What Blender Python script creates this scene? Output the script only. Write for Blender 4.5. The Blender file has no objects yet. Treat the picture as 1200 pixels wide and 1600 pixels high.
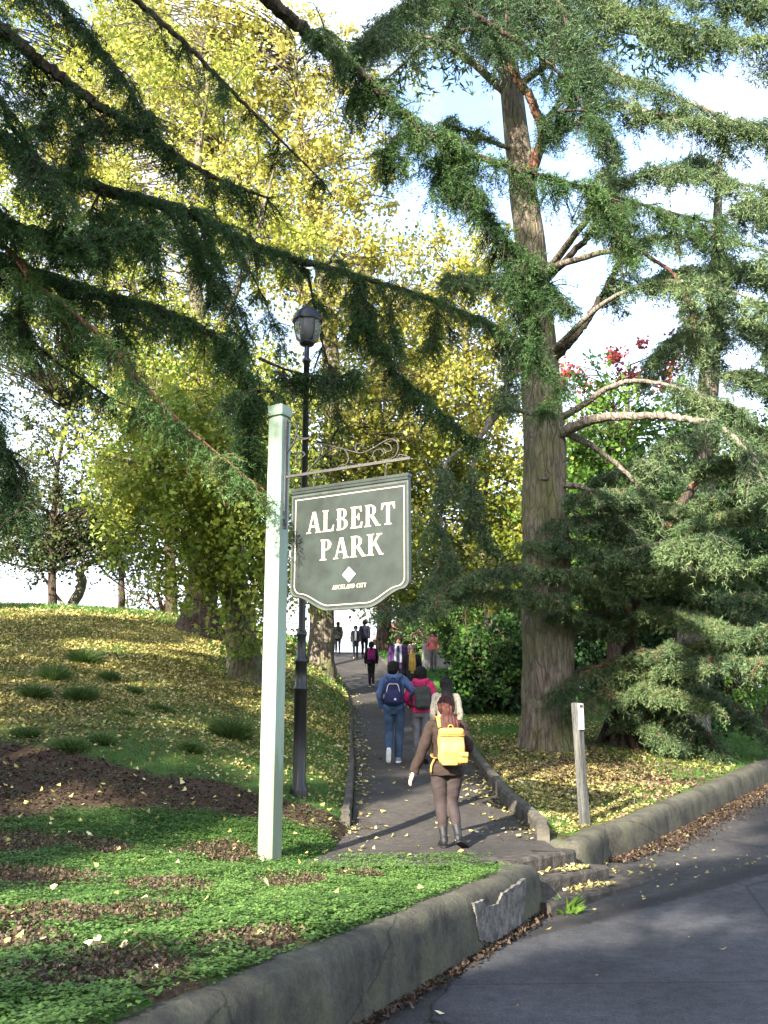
import bpy, math, random
import numpy as np
from math import sin, cos, pi, radians, sqrt, atan2
rng = np.random.default_rng(11)
random.seed(5)
SC = bpy.context.scene
COL = SC.collection
DENS = 1.0          # foliage density factor

# ------------------------------------------------------------------ camera model (also used to read positions off the ground)
CAM = np.array([0.0, 0.0, 1.6]); PITCH = radians(12.5); FPX = 1600*35/36
def ray(u, v):
    cx = (u-600)/FPX; cy = (800-v)/FPX
    return np.array([cx, cos(PITCH)-cy*sin(PITCH), sin(PITCH)+cy*cos(PITCH)])
def at_y(u, v, Y):
    d = ray(u, v); return CAM + d*(Y/d[1])
def pp(pts):
    return np.array([at_y(*p) for p in pts])
def ss(a):
    a = np.clip(a, 0, 1); return a*a*(3-2*a)

# ------------------------------------------------------------------ terrain
_py = np.array([-60, 0, 5, 9.5, 10.4, 11.7, 13, 16.7, 20, 25, 28, 33.6, 40, 45, 49, 54, 70, 400.])
_pz = np.array([.5, .5, .49, .43, .45, .55, .72, 1.08, 1.45, 2.0, 2.33, 3.0, 3.97, 4.88, 5.45, 5.65, 5.7, 5.7])
_gy = np.linspace(-60, 400, 4601); _gz = np.interp(_gy, _py, _pz)
_k = np.hanning(21); _k /= _k.sum(); _gz[10:-10] = np.convolve(_gz, _k, 'valid')
def P(y): return np.interp(y, _gy, _gz)
_ey = np.array([-60, 9, 10.2, 11.8, 13, 16.7, 20, 25, 33.6, 42, 49, 60, 80, 400.])
_el = np.array([-1.0, -1.0, -.55, -.36, -.38, -.46, -.6, -.75, -1.2, -2.2, -3.2, -5.2, -8.5, -40])
_er = np.array([1.5, 1.5, 1.75, 1.62, 1.5, 1.5, 1.52, 1.4, 1.1, .2, -.9, -3.0, -6.5, -38])
def xL(y): return np.interp(y, _ey, _el)
def xR(y): return np.interp(y, _ey, _er)
_ay = np.array([-60, 3, 5, 8, 10, 13, 20, 30, 40, 400.]); _aa = np.array([.1, .1, .1, .22, .55, 1.25, 2.1, 3.0, 3.3, 3.3])
def zroad(x, y):
    s = np.asarray(x)*.47 + np.asarray(y)*.88
    return .072*1.2*np.log1p(np.exp(np.clip((s-8.9)/1.2, -30, 30))) if True else 0
def on_road(u, v):
    d = ray(u, v); t = 3.0
    while t < 200:
        p = CAM+d*t
        if p[2] < zroad(p[0], p[1]): break
        t += .02
    return p
DW = np.array([.422, .906])
W1E = np.array([1.38, 9.22])
wall2_pts = [on_road(*q)[:2] for q in ((948, 1348), (1000, 1330), (1050, 1305), (1100, 1279), (1150, 1253), (1200, 1227))]
_d = wall2_pts[-1]-wall2_pts[-2]; _d /= np.linalg.norm(_d)
for k, a in ((4, 2), (8, 6), (14, 12), (25, 20), (50, 26)):
    c, s_ = cos(radians(-a)), sin(radians(-a))
    dd = np.array([_d[0]*c-_d[1]*s_, _d[0]*s_+_d[1]*c])
    wall2_pts.append(wall2_pts[5]+dd*k)
wall2_pts = np.array(wall2_pts)
W_POLY = np.vstack([[W1E-DW*60, W1E-DW*.02], [(1.02, 9.78), (1.72, 10.62)], wall2_pts])
def side_dist(x, y, poly=None):
    """signed distance to the wall line, positive on the park side"""
    poly = W_POLY if poly is None else poly
    x = np.asarray(x, float); y = np.asarray(y, float)
    best = np.full(x.shape, 1e9); sgn = np.ones(x.shape)
    for a, b in zip(poly[:-1], poly[1:]):
        d = b-a; L2 = d@d
        t = np.clip(((x-a[0])*d[0]+(y-a[1])*d[1])/L2, 0, 1)
        qx = x-a[0]-t*d[0]; qy = y-a[1]-t*d[1]
        ds = np.hypot(qx, qy); m = ds < best-1e-9
        cr = d[0]*(y-a[1])-d[1]*(x-a[0])
        best = np.where(m, ds, best); sgn = np.where(m, np.sign(cr), sgn)
    return best*sgn
def park_z(x, y):
    p = P(y); l = xL(y); r = xR(y)
    u = np.maximum(l-x, 0); v = np.maximum(x-r, 0)
    z = p + np.interp(y, _ay, _aa)*(1-np.exp(-u/3.2)) + .08*ss(u/.25)*ss((y-9.5)/2) + .1*ss(v/.3)*ss((y-11)/2)
    z = z - p*.35*ss((v-1.5)/9.0)
    cap = 5.6; k = .25
    z = -k*np.log(np.exp(-np.clip(z, -5, 15)/k)+np.exp(-cap/k))
    # park ground falls in with the top of the road wall on the right
    dr = side_dist(x, y, wall2_pts)
    w = ss((2.6-dr)/2.4)*ss((x-1.7)/.5)*(y > 9)
    z = z*(1-w) + (zroad(x, y)+.34)*w
    bump = .018*np.sin(x*3.1+1.3*np.sin(y*1.7))*np.sin(y*2.7+np.sin(x*2.2)) + .01*np.sin(x*9+y*4)*np.sin(y*8-x*3)
    onp = (x > l-.05) & (x < r+.05) & (y > 9.2)
    return np.where(onp, p-.03, z+bump)
def ground_z(x, y):
    x = np.asarray(x, float); y = np.asarray(y, float)
    d = side_dist(x, y)
    f = ss((d-.05)/.12)
    far = .5*ss((-d-9)/6)
    return f*park_z(x, y) + (1-f)*(zroad(x, y)-.02+far)
def gz(x, y): return float(ground_z(np.array([x]), np.array([y]))[0])
def pgz(x, y): return float(P(y))
def on_ground(u, v, ymax=120):
    d = ray(u, v); t = np.arange(3, ymax, .03)
    pts = CAM[None]+d[None]*t[:, None]
    z = ground_z(pts[:, 0], pts[:, 1])
    i = np.argmax(pts[:, 2] < z)
    if not (pts[:, 2] < z).any(): i = len(t)-1
    return pts[i]

# smooth pseudo noise
_nr = np.random.default_rng(3)
_nk = _nr.normal(size=(24, 2)); _nph = _nr.uniform(0, 6.28, 24)
def noise2(x, y, sc=1.0, seed=0):
    v = 0
    for i in range(8):
        k = _nk[(i+seed*5) % 24]*(1+.25*i); v = v+np.sin(x*sc*k[0]*2+y*sc*k[1]*2+_nph[(i+seed*3) % 24])/(1+.15*i)
    return v/3.2

# ------------------------------------------------------------------ mesh builder
class MB:
    def __init__(s): s.v = []; s.f = {}; s.n = 0; s.t = []; s.mi = {}
    def add(s, V, F, tint=None, mi=0):
        V = np.asarray(V, np.float32).reshape(-1, 3); F = np.asarray(F, np.int32)
        if F.size == 0: return s
        s.v.append(V); k = F.shape[1]
        s.f.setdefault(k, []).append(F+s.n); s.mi.setdefault(k, []).append(np.full(len(F), mi, np.int32))
        s.t.append(np.full(len(V), .5, np.float32) if tint is None else np.broadcast_to(np.asarray(tint, np.float32), (len(V),)))
        s.n += len(V); return s
    def poly(s, pts, mi=0, tint=None):
        pts = np.asarray(pts); return s.add(pts, np.arange(len(pts))[None], tint, mi)
    def box(s, c, h, R=None, mi=0):
        V = np.array([[x, y, z] for x in (-1, 1) for y in (-1, 1) for z in (-1, 1)], float)*np.asarray(h)
        if R is not None: V = V@np.asarray(R).T
        return s.add(V+np.asarray(c), [[0, 1, 3, 2], [4, 6, 7, 5], [0, 4, 5, 1], [2, 3, 7, 6], [0, 2, 6, 4], [1, 5, 7, 3]], None, mi)
    def tube(s, pts, r, n=8, cap=True, tint=None, mi=0, ref=None, wob=0):
        pts = np.asarray(pts, float); m = len(pts)
        r = np.broadcast_to(np.asarray(r, float), (m,) ) if np.ndim(r) < 2 else np.asarray(r, float)
        T = np.gradient(pts, axis=0); T /= np.maximum(np.linalg.norm(T, axis=1)[:, None], 1e-9)
        a = np.array(ref if ref is not None else ((1, 0, 0) if abs(T[0][0]) < .8 else (0, 1, 0)), float)
        V = []
        for i in range(m):
            a = a-T[i]*(a@T[i]); a /= np.linalg.norm(a); b = np.cross(T[i], a)
            ang = np.linspace(0, 2*pi, n, endpoint=False)
            ra, rb = (r[i], r[i]) if np.ndim(r[i]) == 0 else r[i]
            w = 1 if not wob else (1+wob*np.sin(ang*3+i*.7)+wob*.7*np.sin(ang*5-i*.4))
            V.append(pts[i]+np.outer(np.cos(ang)*ra*w, a)+np.outer(np.sin(ang)*rb*w, b))
        V = np.concatenate(V)
        i = np.arange(m-1)[:, None]*n; j = np.arange(n)[None]; j2 = (j+1) % n
        F = np.stack([i+j, i+j2, i+n+j2, i+n+j], -1).reshape(-1, 4)
        n0 = s.n; s.add(V, F, tint, mi)
        if cap:
            s.f.setdefault(n, []).append(np.array([np.arange(n)[::-1]+n0, np.arange(n)+n0+(m-1)*n], np.int32)); s.mi.setdefault(n, []).append(np.full(2, mi, np.int32))
        return s
    def lathe(s, prof, c=(0, 0, 0), n=20, mi=0):
        prof = np.asarray(prof, float); ang = np.linspace(0, 2*pi, n, endpoint=False); m = len(prof)
        V = np.stack([np.outer(prof[:, 0], np.cos(ang)), np.outer(prof[:, 0], np.sin(ang)), np.repeat(prof[:, 1][:, None], n, 1)], -1).reshape(-1, 3)+np.asarray(c)
        i = np.arange(m-1)[:, None]*n; j = np.arange(n)[None]; j2 = (j+1) % n
        return s.add(V, np.stack([i+j, i+j2, i+n+j2, i+n+j], -1).reshape(-1, 4), None, mi)
    def ell(s, c, r, n=12, m=8, R=None, mi=0):
        th = np.linspace(0, pi, m+1); pr = np.stack([np.maximum(np.sin(th), 1e-3), -np.cos(th)], 1)
        b = MB().lathe(pr, n=n); V = b.v[0]*np.asarray(r)
        if R is not None: V = V@np.asarray(R).T
        return s.add(V+np.asarray(c), b.f[4][0], None, mi)
    def prism(s, outline, origin, ax, ay, depth, mi=0):
        """outline in plane (ax, ay) at origin, extruded along ax x ay (towards viewer) by depth"""
        o = np.asarray(outline, float); n = len(o); ax = np.asarray(ax); ay = np.asarray(ay); nz = np.cross(ax, ay)
        A = origin+o[:, :1]*ax+o[:, 1:]*ay; B = A+nz*depth
        n0 = s.n; i = np.arange(n); j = (i+1) % n
        s.add(np.vstack([A, B]), np.stack([i, j, j+n, i+n], 1), None, mi)
        s.f.setdefault(n, []).append(np.array([i[::-1]+n0, i+n+n0], np.int32)); s.mi.setdefault(n, []).append(np.full(2, mi, np.int32))
        return s
    def mesh(s, name, mats, off=(0, 0, 0), smooth=False):
        me = bpy.data.meshes.new(name)
        V = np.concatenate(s.v)-np.asarray(off, np.float32)
        me.vertices.add(len(V)); me.vertices.foreach_set('co', V.astype(np.float32).ravel())
        li = []; ls = []; lt = []; mi = []; st = 0
        for k in sorted(s.f):
            F = np.concatenate(s.f[k]); li.append(F.ravel()); ls.append(st+np.arange(len(F))*k); lt.append(np.full(len(F), k)); st += F.size; mi.append(np.concatenate(s.mi[k]))
        li = np.concatenate(li).astype(np.int32); ls = np.concatenate(ls).astype(np.int32); lt = np.concatenate(lt).astype(np.int32); mi = np.concatenate(mi)
        me.loops.add(len(li)); me.loops.foreach_set('vertex_index', li)
        me.polygons.add(len(ls)); me.polygons.foreach_set('loop_start', ls); me.polygons.foreach_set('loop_total', lt)
        for m in (mats if isinstance(mats, (list, tuple)) else [mats]): me.materials.append(m)
        me.polygons.foreach_set('material_index', mi)
        me.polygons.foreach_set('use_smooth', np.full(len(ls), smooth))
        at = me.attributes.new('tint', 'FLOAT', 'POINT'); at.data.foreach_set('value', np.concatenate(s.t).astype(np.float32))
        me.update(calc_edges=True); me.validate()
        return me
    def build(s, name, mats, parent=None, smooth=False, local=False, loc=(0, 0, 0)):
        off = np.array(loc, float)
        if parent is not None and not local: off = world_loc(parent)
        o = bpy.data.objects.new(name, s.mesh(name, mats, off, smooth)); COL.objects.link(o)
        if parent is not None: o.parent = parent
        else: o.location = loc
        return o
def world_loc(o):
    l = np.zeros(3)
    while o is not None: l = l+np.array(o.location); o = o.parent
    return l
def tag(o, label=None, cat=None, group=None, kind=None):
    if label: o['label'] = label
    if cat: o['category'] = cat
    if group: o['group'] = group
    if kind: o['kind'] = kind
    return o
def thing(name, label, cat, loc=(0, 0, 0), rz=0, group=None):
    o = bpy.data.objects.new(name, None); COL.objects.link(o); o.location = tuple(float(a) for a in loc); o.rotation_euler = (0, 0, rz)
    o.empty_display_size = .2
    return tag(o, label, cat, group)
def spline(pts, n):
    """Catmull-Rom through pts, n samples"""
    p = np.asarray(pts, float)
    if len(p) == 2: return p[0]+(p[1]-p[0])*np.linspace(0, 1, n)[:, None]
    q = np.vstack([2*p[0]-p[1], p, 2*p[-1]-p[-2]])
    t = np.linspace(0, len(p)-1-1e-6, n); i = t.astype(int); f = (t-i)[:, None]
    a, b, c, d = q[i], q[i+1], q[i+2], q[i+3]
    return .5*((2*b)+(-a+c)*f+(2*a-5*b+4*c-d)*f**2+(-a+3*b-3*c+d)*f**3)
def unit(a): return a/np.maximum(np.linalg.norm(a, axis=-1, keepdims=True), 1e-9)

# ------------------------------------------------------------------ materials
def srgb(r, g, b): return tuple(((c/255)/12.92 if c/255 < .04045 else (((c/255)+.055)/1.055)**2.4) for c in (r, g, b))+(1,)
def newmat(name):
    m = bpy.data.materials.new(name); m.use_nodes = True; nt = m.node_tree; return m, nt, nt.nodes['Principled BSDF'], nt.nodes['Material Output']
def N(nt, t, **k):
    n = nt.nodes.new(t)
    for a, b in k.items():
        if a in n.inputs: n.inputs[a].default_value = b
        else: setattr(n, a, b)
    return n
def ramp(nt, fac, stops):
    r = nt.nodes.new('ShaderNodeValToRGB'); e = r.color_ramp.elements
    while len(e) < len(stops): e.new(.5)
    for q, (p, c) in zip(e, stops): q.position = p; q.color = c if len(c) == 4 else tuple(c)+(1,)
    nt.links.new(fac, r.inputs[0]); return r.outputs[0]
def mixc(nt, fac, a, b, mode='MIX'):
    n = nt.nodes.new('ShaderNodeMix'); n.data_type = 'RGBA'; n.blend_type = mode
    for idx, x in ((0, fac), (6, a), (7, b)):
        if isinstance(x, (int, float, tuple)): n.inputs[idx].default_value = x
        else: nt.links.new(x, n.inputs[idx])
    return n.outputs[2]
def texnoise(nt, sc, detail=4, rough=.6, vec=None, dist=0):
    n = N(nt, 'ShaderNodeTexNoise', Scale=sc, Detail=detail, Roughness=rough, Distortion=dist)
    if vec is None:
        g = nt.nodes.get('geo') or N(nt, 'ShaderNodeTexCoord', name='geo'); vec = g.outputs['Object']
    nt.links.new(vec, n.inputs['Vector']); return n.outputs[0]
def mapped(nt, scale):
    g = nt.nodes.get('geo') or N(nt, 'ShaderNodeTexCoord', name='geo'); m = N(nt, 'ShaderNodeMapping'); m.inputs['Scale'].default_value = scale
    nt.links.new(g.outputs['Object'], m.inputs[0]); return m.outputs[0]
def bump(nt, b, h, st=.3, dist=.02):
    n = N(nt, 'ShaderNodeBump', Strength=st, Distance=dist); nt.links.new(h, n.inputs['Height']); nt.links.new(n.outputs[0], b.inputs['Normal'])
def simple(name, c, rough=.6, sc=20, var=.25, bmp=.15, spec=.4, metal=0, bd=.004):
    m, nt, b, _ = newmat(name)
    n = texnoise(nt, sc)
    c = tuple(c[:3])
    lo = tuple(x*(1-var) for x in c)+(1,); hi = tuple(min(1, x*(1+var)) for x in c)+(1,)
    nt.links.new(ramp(nt, n, [(.3, lo), (.7, hi)]), b.inputs['Base Color'])
    b.inputs['Roughness'].default_value = rough; b.inputs['Specular IOR Level'].default_value = spec; b.inputs['Metallic'].default_value = metal
    if bmp: bump(nt, b, texnoise(nt, sc*4), bmp, bd)
    return m
def leafmat(name, stops, trans=.35, rough=.55, spec=.3):
    m, nt, b, out = newmat(name)
    a = N(nt, 'ShaderNodeAttribute', attribute_name='tint')
    c = ramp(nt, a.outputs['Fac'], stops)
    nt.links.new(c, b.inputs['Base Color']); b.inputs['Roughness'].default_value = rough; b.inputs['Specular IOR Level'].default_value = spec
    t = N(nt, 'ShaderNodeBsdfTranslucent'); nt.links.new(c, t.inputs[0])
    x = N(nt, 'ShaderNodeMixShader'); x.inputs[0].default_value = trans
    nt.links.new(b.outputs[0], x.inputs[1]); nt.links.new(t.outputs[0], x.inputs[2]); nt.links.new(x.outputs[0], out.inputs[0])
    return m
def barkmat(name, c0, c1, moss=None, sc=(7, 7, 1.6), crack=.38):
    m, nt, b, _ = newmat(name)
    v = mapped(nt, sc); n = texnoise(nt, 2.2, 6, .65, v, .6); vo = N(nt, 'ShaderNodeTexVoronoi', Scale=2.1, feature='DISTANCE_TO_EDGE'); nt.links.new(mixc(nt, .4, v, N(nt, 'ShaderNodeTexNoise', Scale=5, Detail=4).outputs['Color']), vo.inputs['Vector']); ck_ = ramp(nt, vo.outputs[0], [(0, (.3, .3, .3)), (.10, (1, 1, 1))]); n2 = texnoise(nt, 1.1, 3)
    c = ramp(nt, n, [(.32, c0), (.62, c1)])
    if moss: c = mixc(nt, ramp(nt, n2, [(.45, (0, 0, 0)), (.65, (.75, .75, .75))]), c, moss)
    c = mixc(nt, crack, c, ck_, 'MULTIPLY')
    nt.links.new(c, b.inputs['Base Color']); b.inputs['Roughness'].default_value = .9; b.inputs['Specular IOR Level'].default_value = .2
    bump(nt, b, mixc(nt, crack, n, ck_), 1.0, .07)
    return m
M = {}
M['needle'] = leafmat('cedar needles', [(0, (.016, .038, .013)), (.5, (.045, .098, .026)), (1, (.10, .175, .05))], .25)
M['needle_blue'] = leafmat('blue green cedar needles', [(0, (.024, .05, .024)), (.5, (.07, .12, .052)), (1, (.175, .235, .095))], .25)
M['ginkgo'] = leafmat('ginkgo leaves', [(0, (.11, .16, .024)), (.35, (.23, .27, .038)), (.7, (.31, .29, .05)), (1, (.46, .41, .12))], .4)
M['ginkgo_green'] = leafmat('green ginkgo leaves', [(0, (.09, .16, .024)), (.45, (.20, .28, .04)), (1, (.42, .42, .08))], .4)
M['leaf_dark'] = leafmat('dark shrub leaves', [(0, (.012, .035, .012)), (.5, (.03, .075, .018)), (1, (.10, .20, .03))], .3)
M['leaf_bright'] = leafmat('bright green leaves', [(0, (.06, .12, .02)), (.5, (.12, .24, .035)), (1, (.25, .36, .06))], .4)
M['leaf_olive'] = leafmat('olive leaves', [(0, (.03, .05, .018)), (.5, (.075, .095, .03)), (1, (.17, .18, .05))], .35)
M['leaf_red'] = leafmat('red maple leaves', [(0, (.14, .03, .03)), (.5, (.30, .05, .05)), (1, (.42, .12, .07))], .4)
M['grass'] = leafmat('grass', [(0, (.03, .085, .015)), (.5, (.07, .18, .03)), (1, (.15, .29, .06))], .35)
M['clover'] = leafmat('clover leaves', [(0, (.05, .105, .028)), (.5, (.115, .215, .05)), (1, (.22, .35, .095))], .35)
M['litter_y'] = leafmat('fallen ginkgo leaves', [(0, (.13, .10, .045)), (.35, (.30, .255, .08)), (.65, (.45, .39, .13)), (.88, (.56, .46, .16)), (1, (.72, .64, .36))], .15)
M['litter_b'] = leafmat('brown leaf litter', [(0, (.03, .02, .014)), (.5, (.085, .054, .033)), (1, (.20, .14, .085))], .1)
M['tuft'] = leafmat('grass clump', [(0, (.025, .055, .015)), (.5, (.07, .13, .03)), (1, (.17, .22, .06))], .3)
M['bark'] = barkmat('cedar bark', (.06, .048, .034, 1), (.25, .205, .155, 1), (.13, .14, .05, 1))
M['bark_pale'] = barkmat('pale limb bark', (.085, .068, .05, 1), (.29, .25, .20, 1))
M['bark_dark'] = barkmat('dark bark', (.025, .018, .014, 1), (.09, .065, .048, 1))
M['bark_red'] = barkmat('reddish bark', (.10, .045, .03, 1), (.28, .14, .09, 1))
M['twig'] = simple('twigs', (.10, .075, .05), .9, 12, .3, 0)
# ================================================================== camera, light, sky
cam = bpy.data.cameras.new('camera'); cob = bpy.data.objects.new('camera', cam); COL.objects.link(cob)
cam.sensor_fit = 'VERTICAL'; cam.sensor_height = 36; cam.sensor_width = 27; cam.lens = 35; cam.clip_end = 2000; cam.clip_start = .05
cob.location = CAM; cob.rotation_euler = (pi/2+PITCH, 0, 0); SC.camera = cob
SUN_AZ = np.array([-.5, -.866]); SUN_EL = radians(27)
sl = bpy.data.lights.new('sun', 'SUN'); so = bpy.data.objects.new('sun', sl); COL.objects.link(so)
sl.energy = 4.2; sl.angle = radians(.53); sl.color = (1, .93, .80)
so.rotation_euler = (pi/2-SUN_EL, 0, atan2(SUN_AZ[0], -SUN_AZ[1])); so.location = (-10, -15, 30)
w = bpy.data.worlds.new('World'); SC.world = w; w.use_nodes = True
bg = w.node_tree.nodes['Background']; sky = w.node_tree.nodes.new('ShaderNodeTexSky'); sky.sky_type = 'NISHITA'
sky.sun_disc = False; sky.sun_elevation = SUN_EL; sky.sun_rotation = radians(210); sky.altitude = 50; sky.air_density = 1.0; sky.dust_density = 2.0
nt = w.node_tree; tc = N(nt, 'ShaderNodeTexCoord'); cn_ = N(nt, 'ShaderNodeTexNoise', Scale=2.2, Detail=7, Roughness=.6); nt.links.new(tc.outputs['Generated'], cn_.inputs['Vector'])
sx = N(nt, 'ShaderNodeSeparateXYZ'); nt.links.new(tc.outputs['Generated'], sx.inputs[0])
ca_ = ramp(nt, cn_.outputs[0], [(.50, (0, 0, 0)), (.66, (1, 1, 1))]); cb_ = ramp(nt, sx.outputs[2], [(.12, (1, 1, 1)), (.55, (0, 0, 0))])
mx = N(nt, 'ShaderNodeMath', operation='MAXIMUM'); nt.links.new(ca_, mx.inputs[0]); nt.links.new(cb_, mx.inputs[1])
nt.links.new(mixc(nt, mx.outputs[0], sky.outputs[0], (2.6, 2.7, 2.9, 1)), bg.inputs[0]); bg.inputs[1].default_value = .15
SC.view_settings.view_transform = 'Standard'; SC.view_settings.look = 'None'; SC.view_settings.exposure = 2.38; SC.view_settings.gamma = 1
SC.cycles.max_bounces = 6; SC.cycles.diffuse_bounces = 3; SC.cycles.transmission_bounces = 4; SC.cycles.glossy_bounces = 2
SC.cycles.caustics_reflective = False; SC.cycles.caustics_refractive = False

# ================================================================== ground masks
MULCH = [(on_ground(u, v)[:2], a, b) for u, v, a, b in ((140, 1322, .42, .18), (262, 1385, .34, .22), (240, 1432, .32, .2), (392, 1472, .26, .2), (60, 1372, .5, .2), (85, 1432, .3, .25),
          (165, 1520, .42, .25), (345, 1335, .3, .22), (460, 1385, .28, .16), (560, 1370, .25, .08), (20, 1320, .4, .3), (250, 1545, .22, .12), (20, 1480, .25, .2))]
def mulch(x, y):
    m = np.zeros(np.shape(x))
    wob = .35*noise2(x, y, 2.6, 1)+.25*noise2(x, y, 6, 2)
    for c, a, b in MULCH:
        d = np.hypot((x-c[0])/a, (y-c[1])/b/1.6)+wob
        m = np.maximum(m, ss((1.15-d)/.35))
    return m*(y < 11)
def dirt(x, y):
    hw = np.interp(x, [-8, -4.4, -2.5, -1.3, -.3, .2], [2.0, 1.35, .7, .42, .45, .1]); yc = np.interp(x, [-8, -4.4, -1.3, .2], [10.6, 11.0, 11.35, 11.3])
    d = np.abs(y-yc)/hw + .25*noise2(x, y, 1.6, 3)
    return ss((1.25-d)/.4)
def carpet(x, y):
    """density of yellow fallen leaves"""
    l = xL(y); u = l-x; v = x-xR(y)
    left = ss((u+.1)/.3)*ss((y-11.5)/1.5)*(1-.85*ss((park_z(x, y)-4.75)/.35))*(.72+.4*noise2(x, y, .55, 2))*np.interp(u, [0, .6, 2.5, 4], [.45, .4, .7, 1])
    left *= np.interp(y, [12, 13.5, 17, 26, 31, 40], [.45, .6, 1, 1, .45, .05])
    right = ss((v-.05)/.2)*np.exp(-((x-2.3)/1.5)**2-((y-14.6)/3.2)**2)*.75*(.8+.5*noise2(x, y, .9, 4))
    right = np.maximum(right, ss(v/.3)*(y > 11)*(y < 24)*(.22+.25*noise2(x, y, .8, 1)))
    return np.clip(left+right, 0, 1)
def redlitter(x, y):
    v = x-xR(y)
    return np.clip(ss(v/.3)*np.exp(-((x-3.1)/2.2)**2-((y-15.8)/2.2)**2)*(.9+.6*noise2(x, y, 1.3, 2)), 0, 1)

# ================================================================== ground sheet
def axis(segs):
    out = []
    for a, b, d in segs: out.append(np.arange(a, b-1e-6, d))
    return np.concatenate(out+[[segs[-1][1]]])
gx = axis([(-600, -100, 50), (-100, -30, 5), (-30, -12, 1), (-12, -5, .25), (-5, 5, .085), (5, 10, .14), (10, 30, .8), (30, 100, 5), (100, 600, 50)])
gy_ = axis([(-300, -40, 40), (-40, -6, 2), (-6, 3, .5), (3, 18, .085), (18, 30, .2), (30, 60, .5), (60, 120, 4), (120, 700, 50)])
X, Y = np.meshgrid(gx, gy_); Z = ground_z(X, Y)
nx, ny = len(gx), len(gy_)
i = (np.arange(ny-1)[:, None]*nx+np.arange(nx-1)[None]).ravel()
mb = MB(); mb.add(np.stack([X.ravel(), Y.ravel(), Z.ravel()], 1), np.stack([i, i+1, i+nx+1, i+nx], 1))
m, nt, b, _ = newmat('park ground')
at = N(nt, 'ShaderNodeAttribute', attribute_name='cover'); sp = N(nt, 'ShaderNodeSeparateColor'); nt.links.new(at.outputs['Color'], sp.inputs[0])
nf = texnoise(nt, 34, 5, .7); nm = texnoise(nt, 7, 5, .65); nl = texnoise(nt, 1.3, 3)
soil = ramp(nt, nf, [(.3, (.03, .019, .013)), (.55, (.075, .048, .032)), (.75, (.14, .095, .06))])
green = ramp(nt, nf, [(.28, (.018, .05, .012)), (.55, (.05, .13, .025)), (.8, (.10, .20, .05))])
leaf = ramp(nt, nf, [(.3, (.09, .075, .03)), (.5, (.24, .20, .06)), (.68, (.40, .34, .10))])
c = mixc(nt, ramp(nt, nm, [(.35, (.35, .35, .35)), (.6, (1, 1, 1))]), soil, green)
c = mixc(nt, sp.outputs[2], c, leaf)
c = mixc(nt, sp.outputs[0], c, soil)
nt.links.new(c, b.inputs['Base Color']); b.inputs['Roughness'].default_value = .95; b.inputs['Specular IOR Level'].default_value = .1
bump(nt, b, nf, .8, .03)
ground = mb.build('ground', m, smooth=True); tag(ground, kind='structure')
ca = ground.data.color_attributes.new('cover', 'FLOAT_COLOR', 'POINT')
r_ = np.clip(np.maximum(dirt(X, Y), mulch(X, Y)), 0, 1); b_ = carpet(X, Y); b_ = b_*(1-dirt(X, Y))
r_ = np.maximum(r_, redlitter(X, Y)*.9)
ca.data.foreach_set('color', np.stack([r_.ravel(), 0*r_.ravel(), b_.ravel()*.8, 0*r_.ravel()+1], 1).astype(np.float32).ravel())

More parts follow.
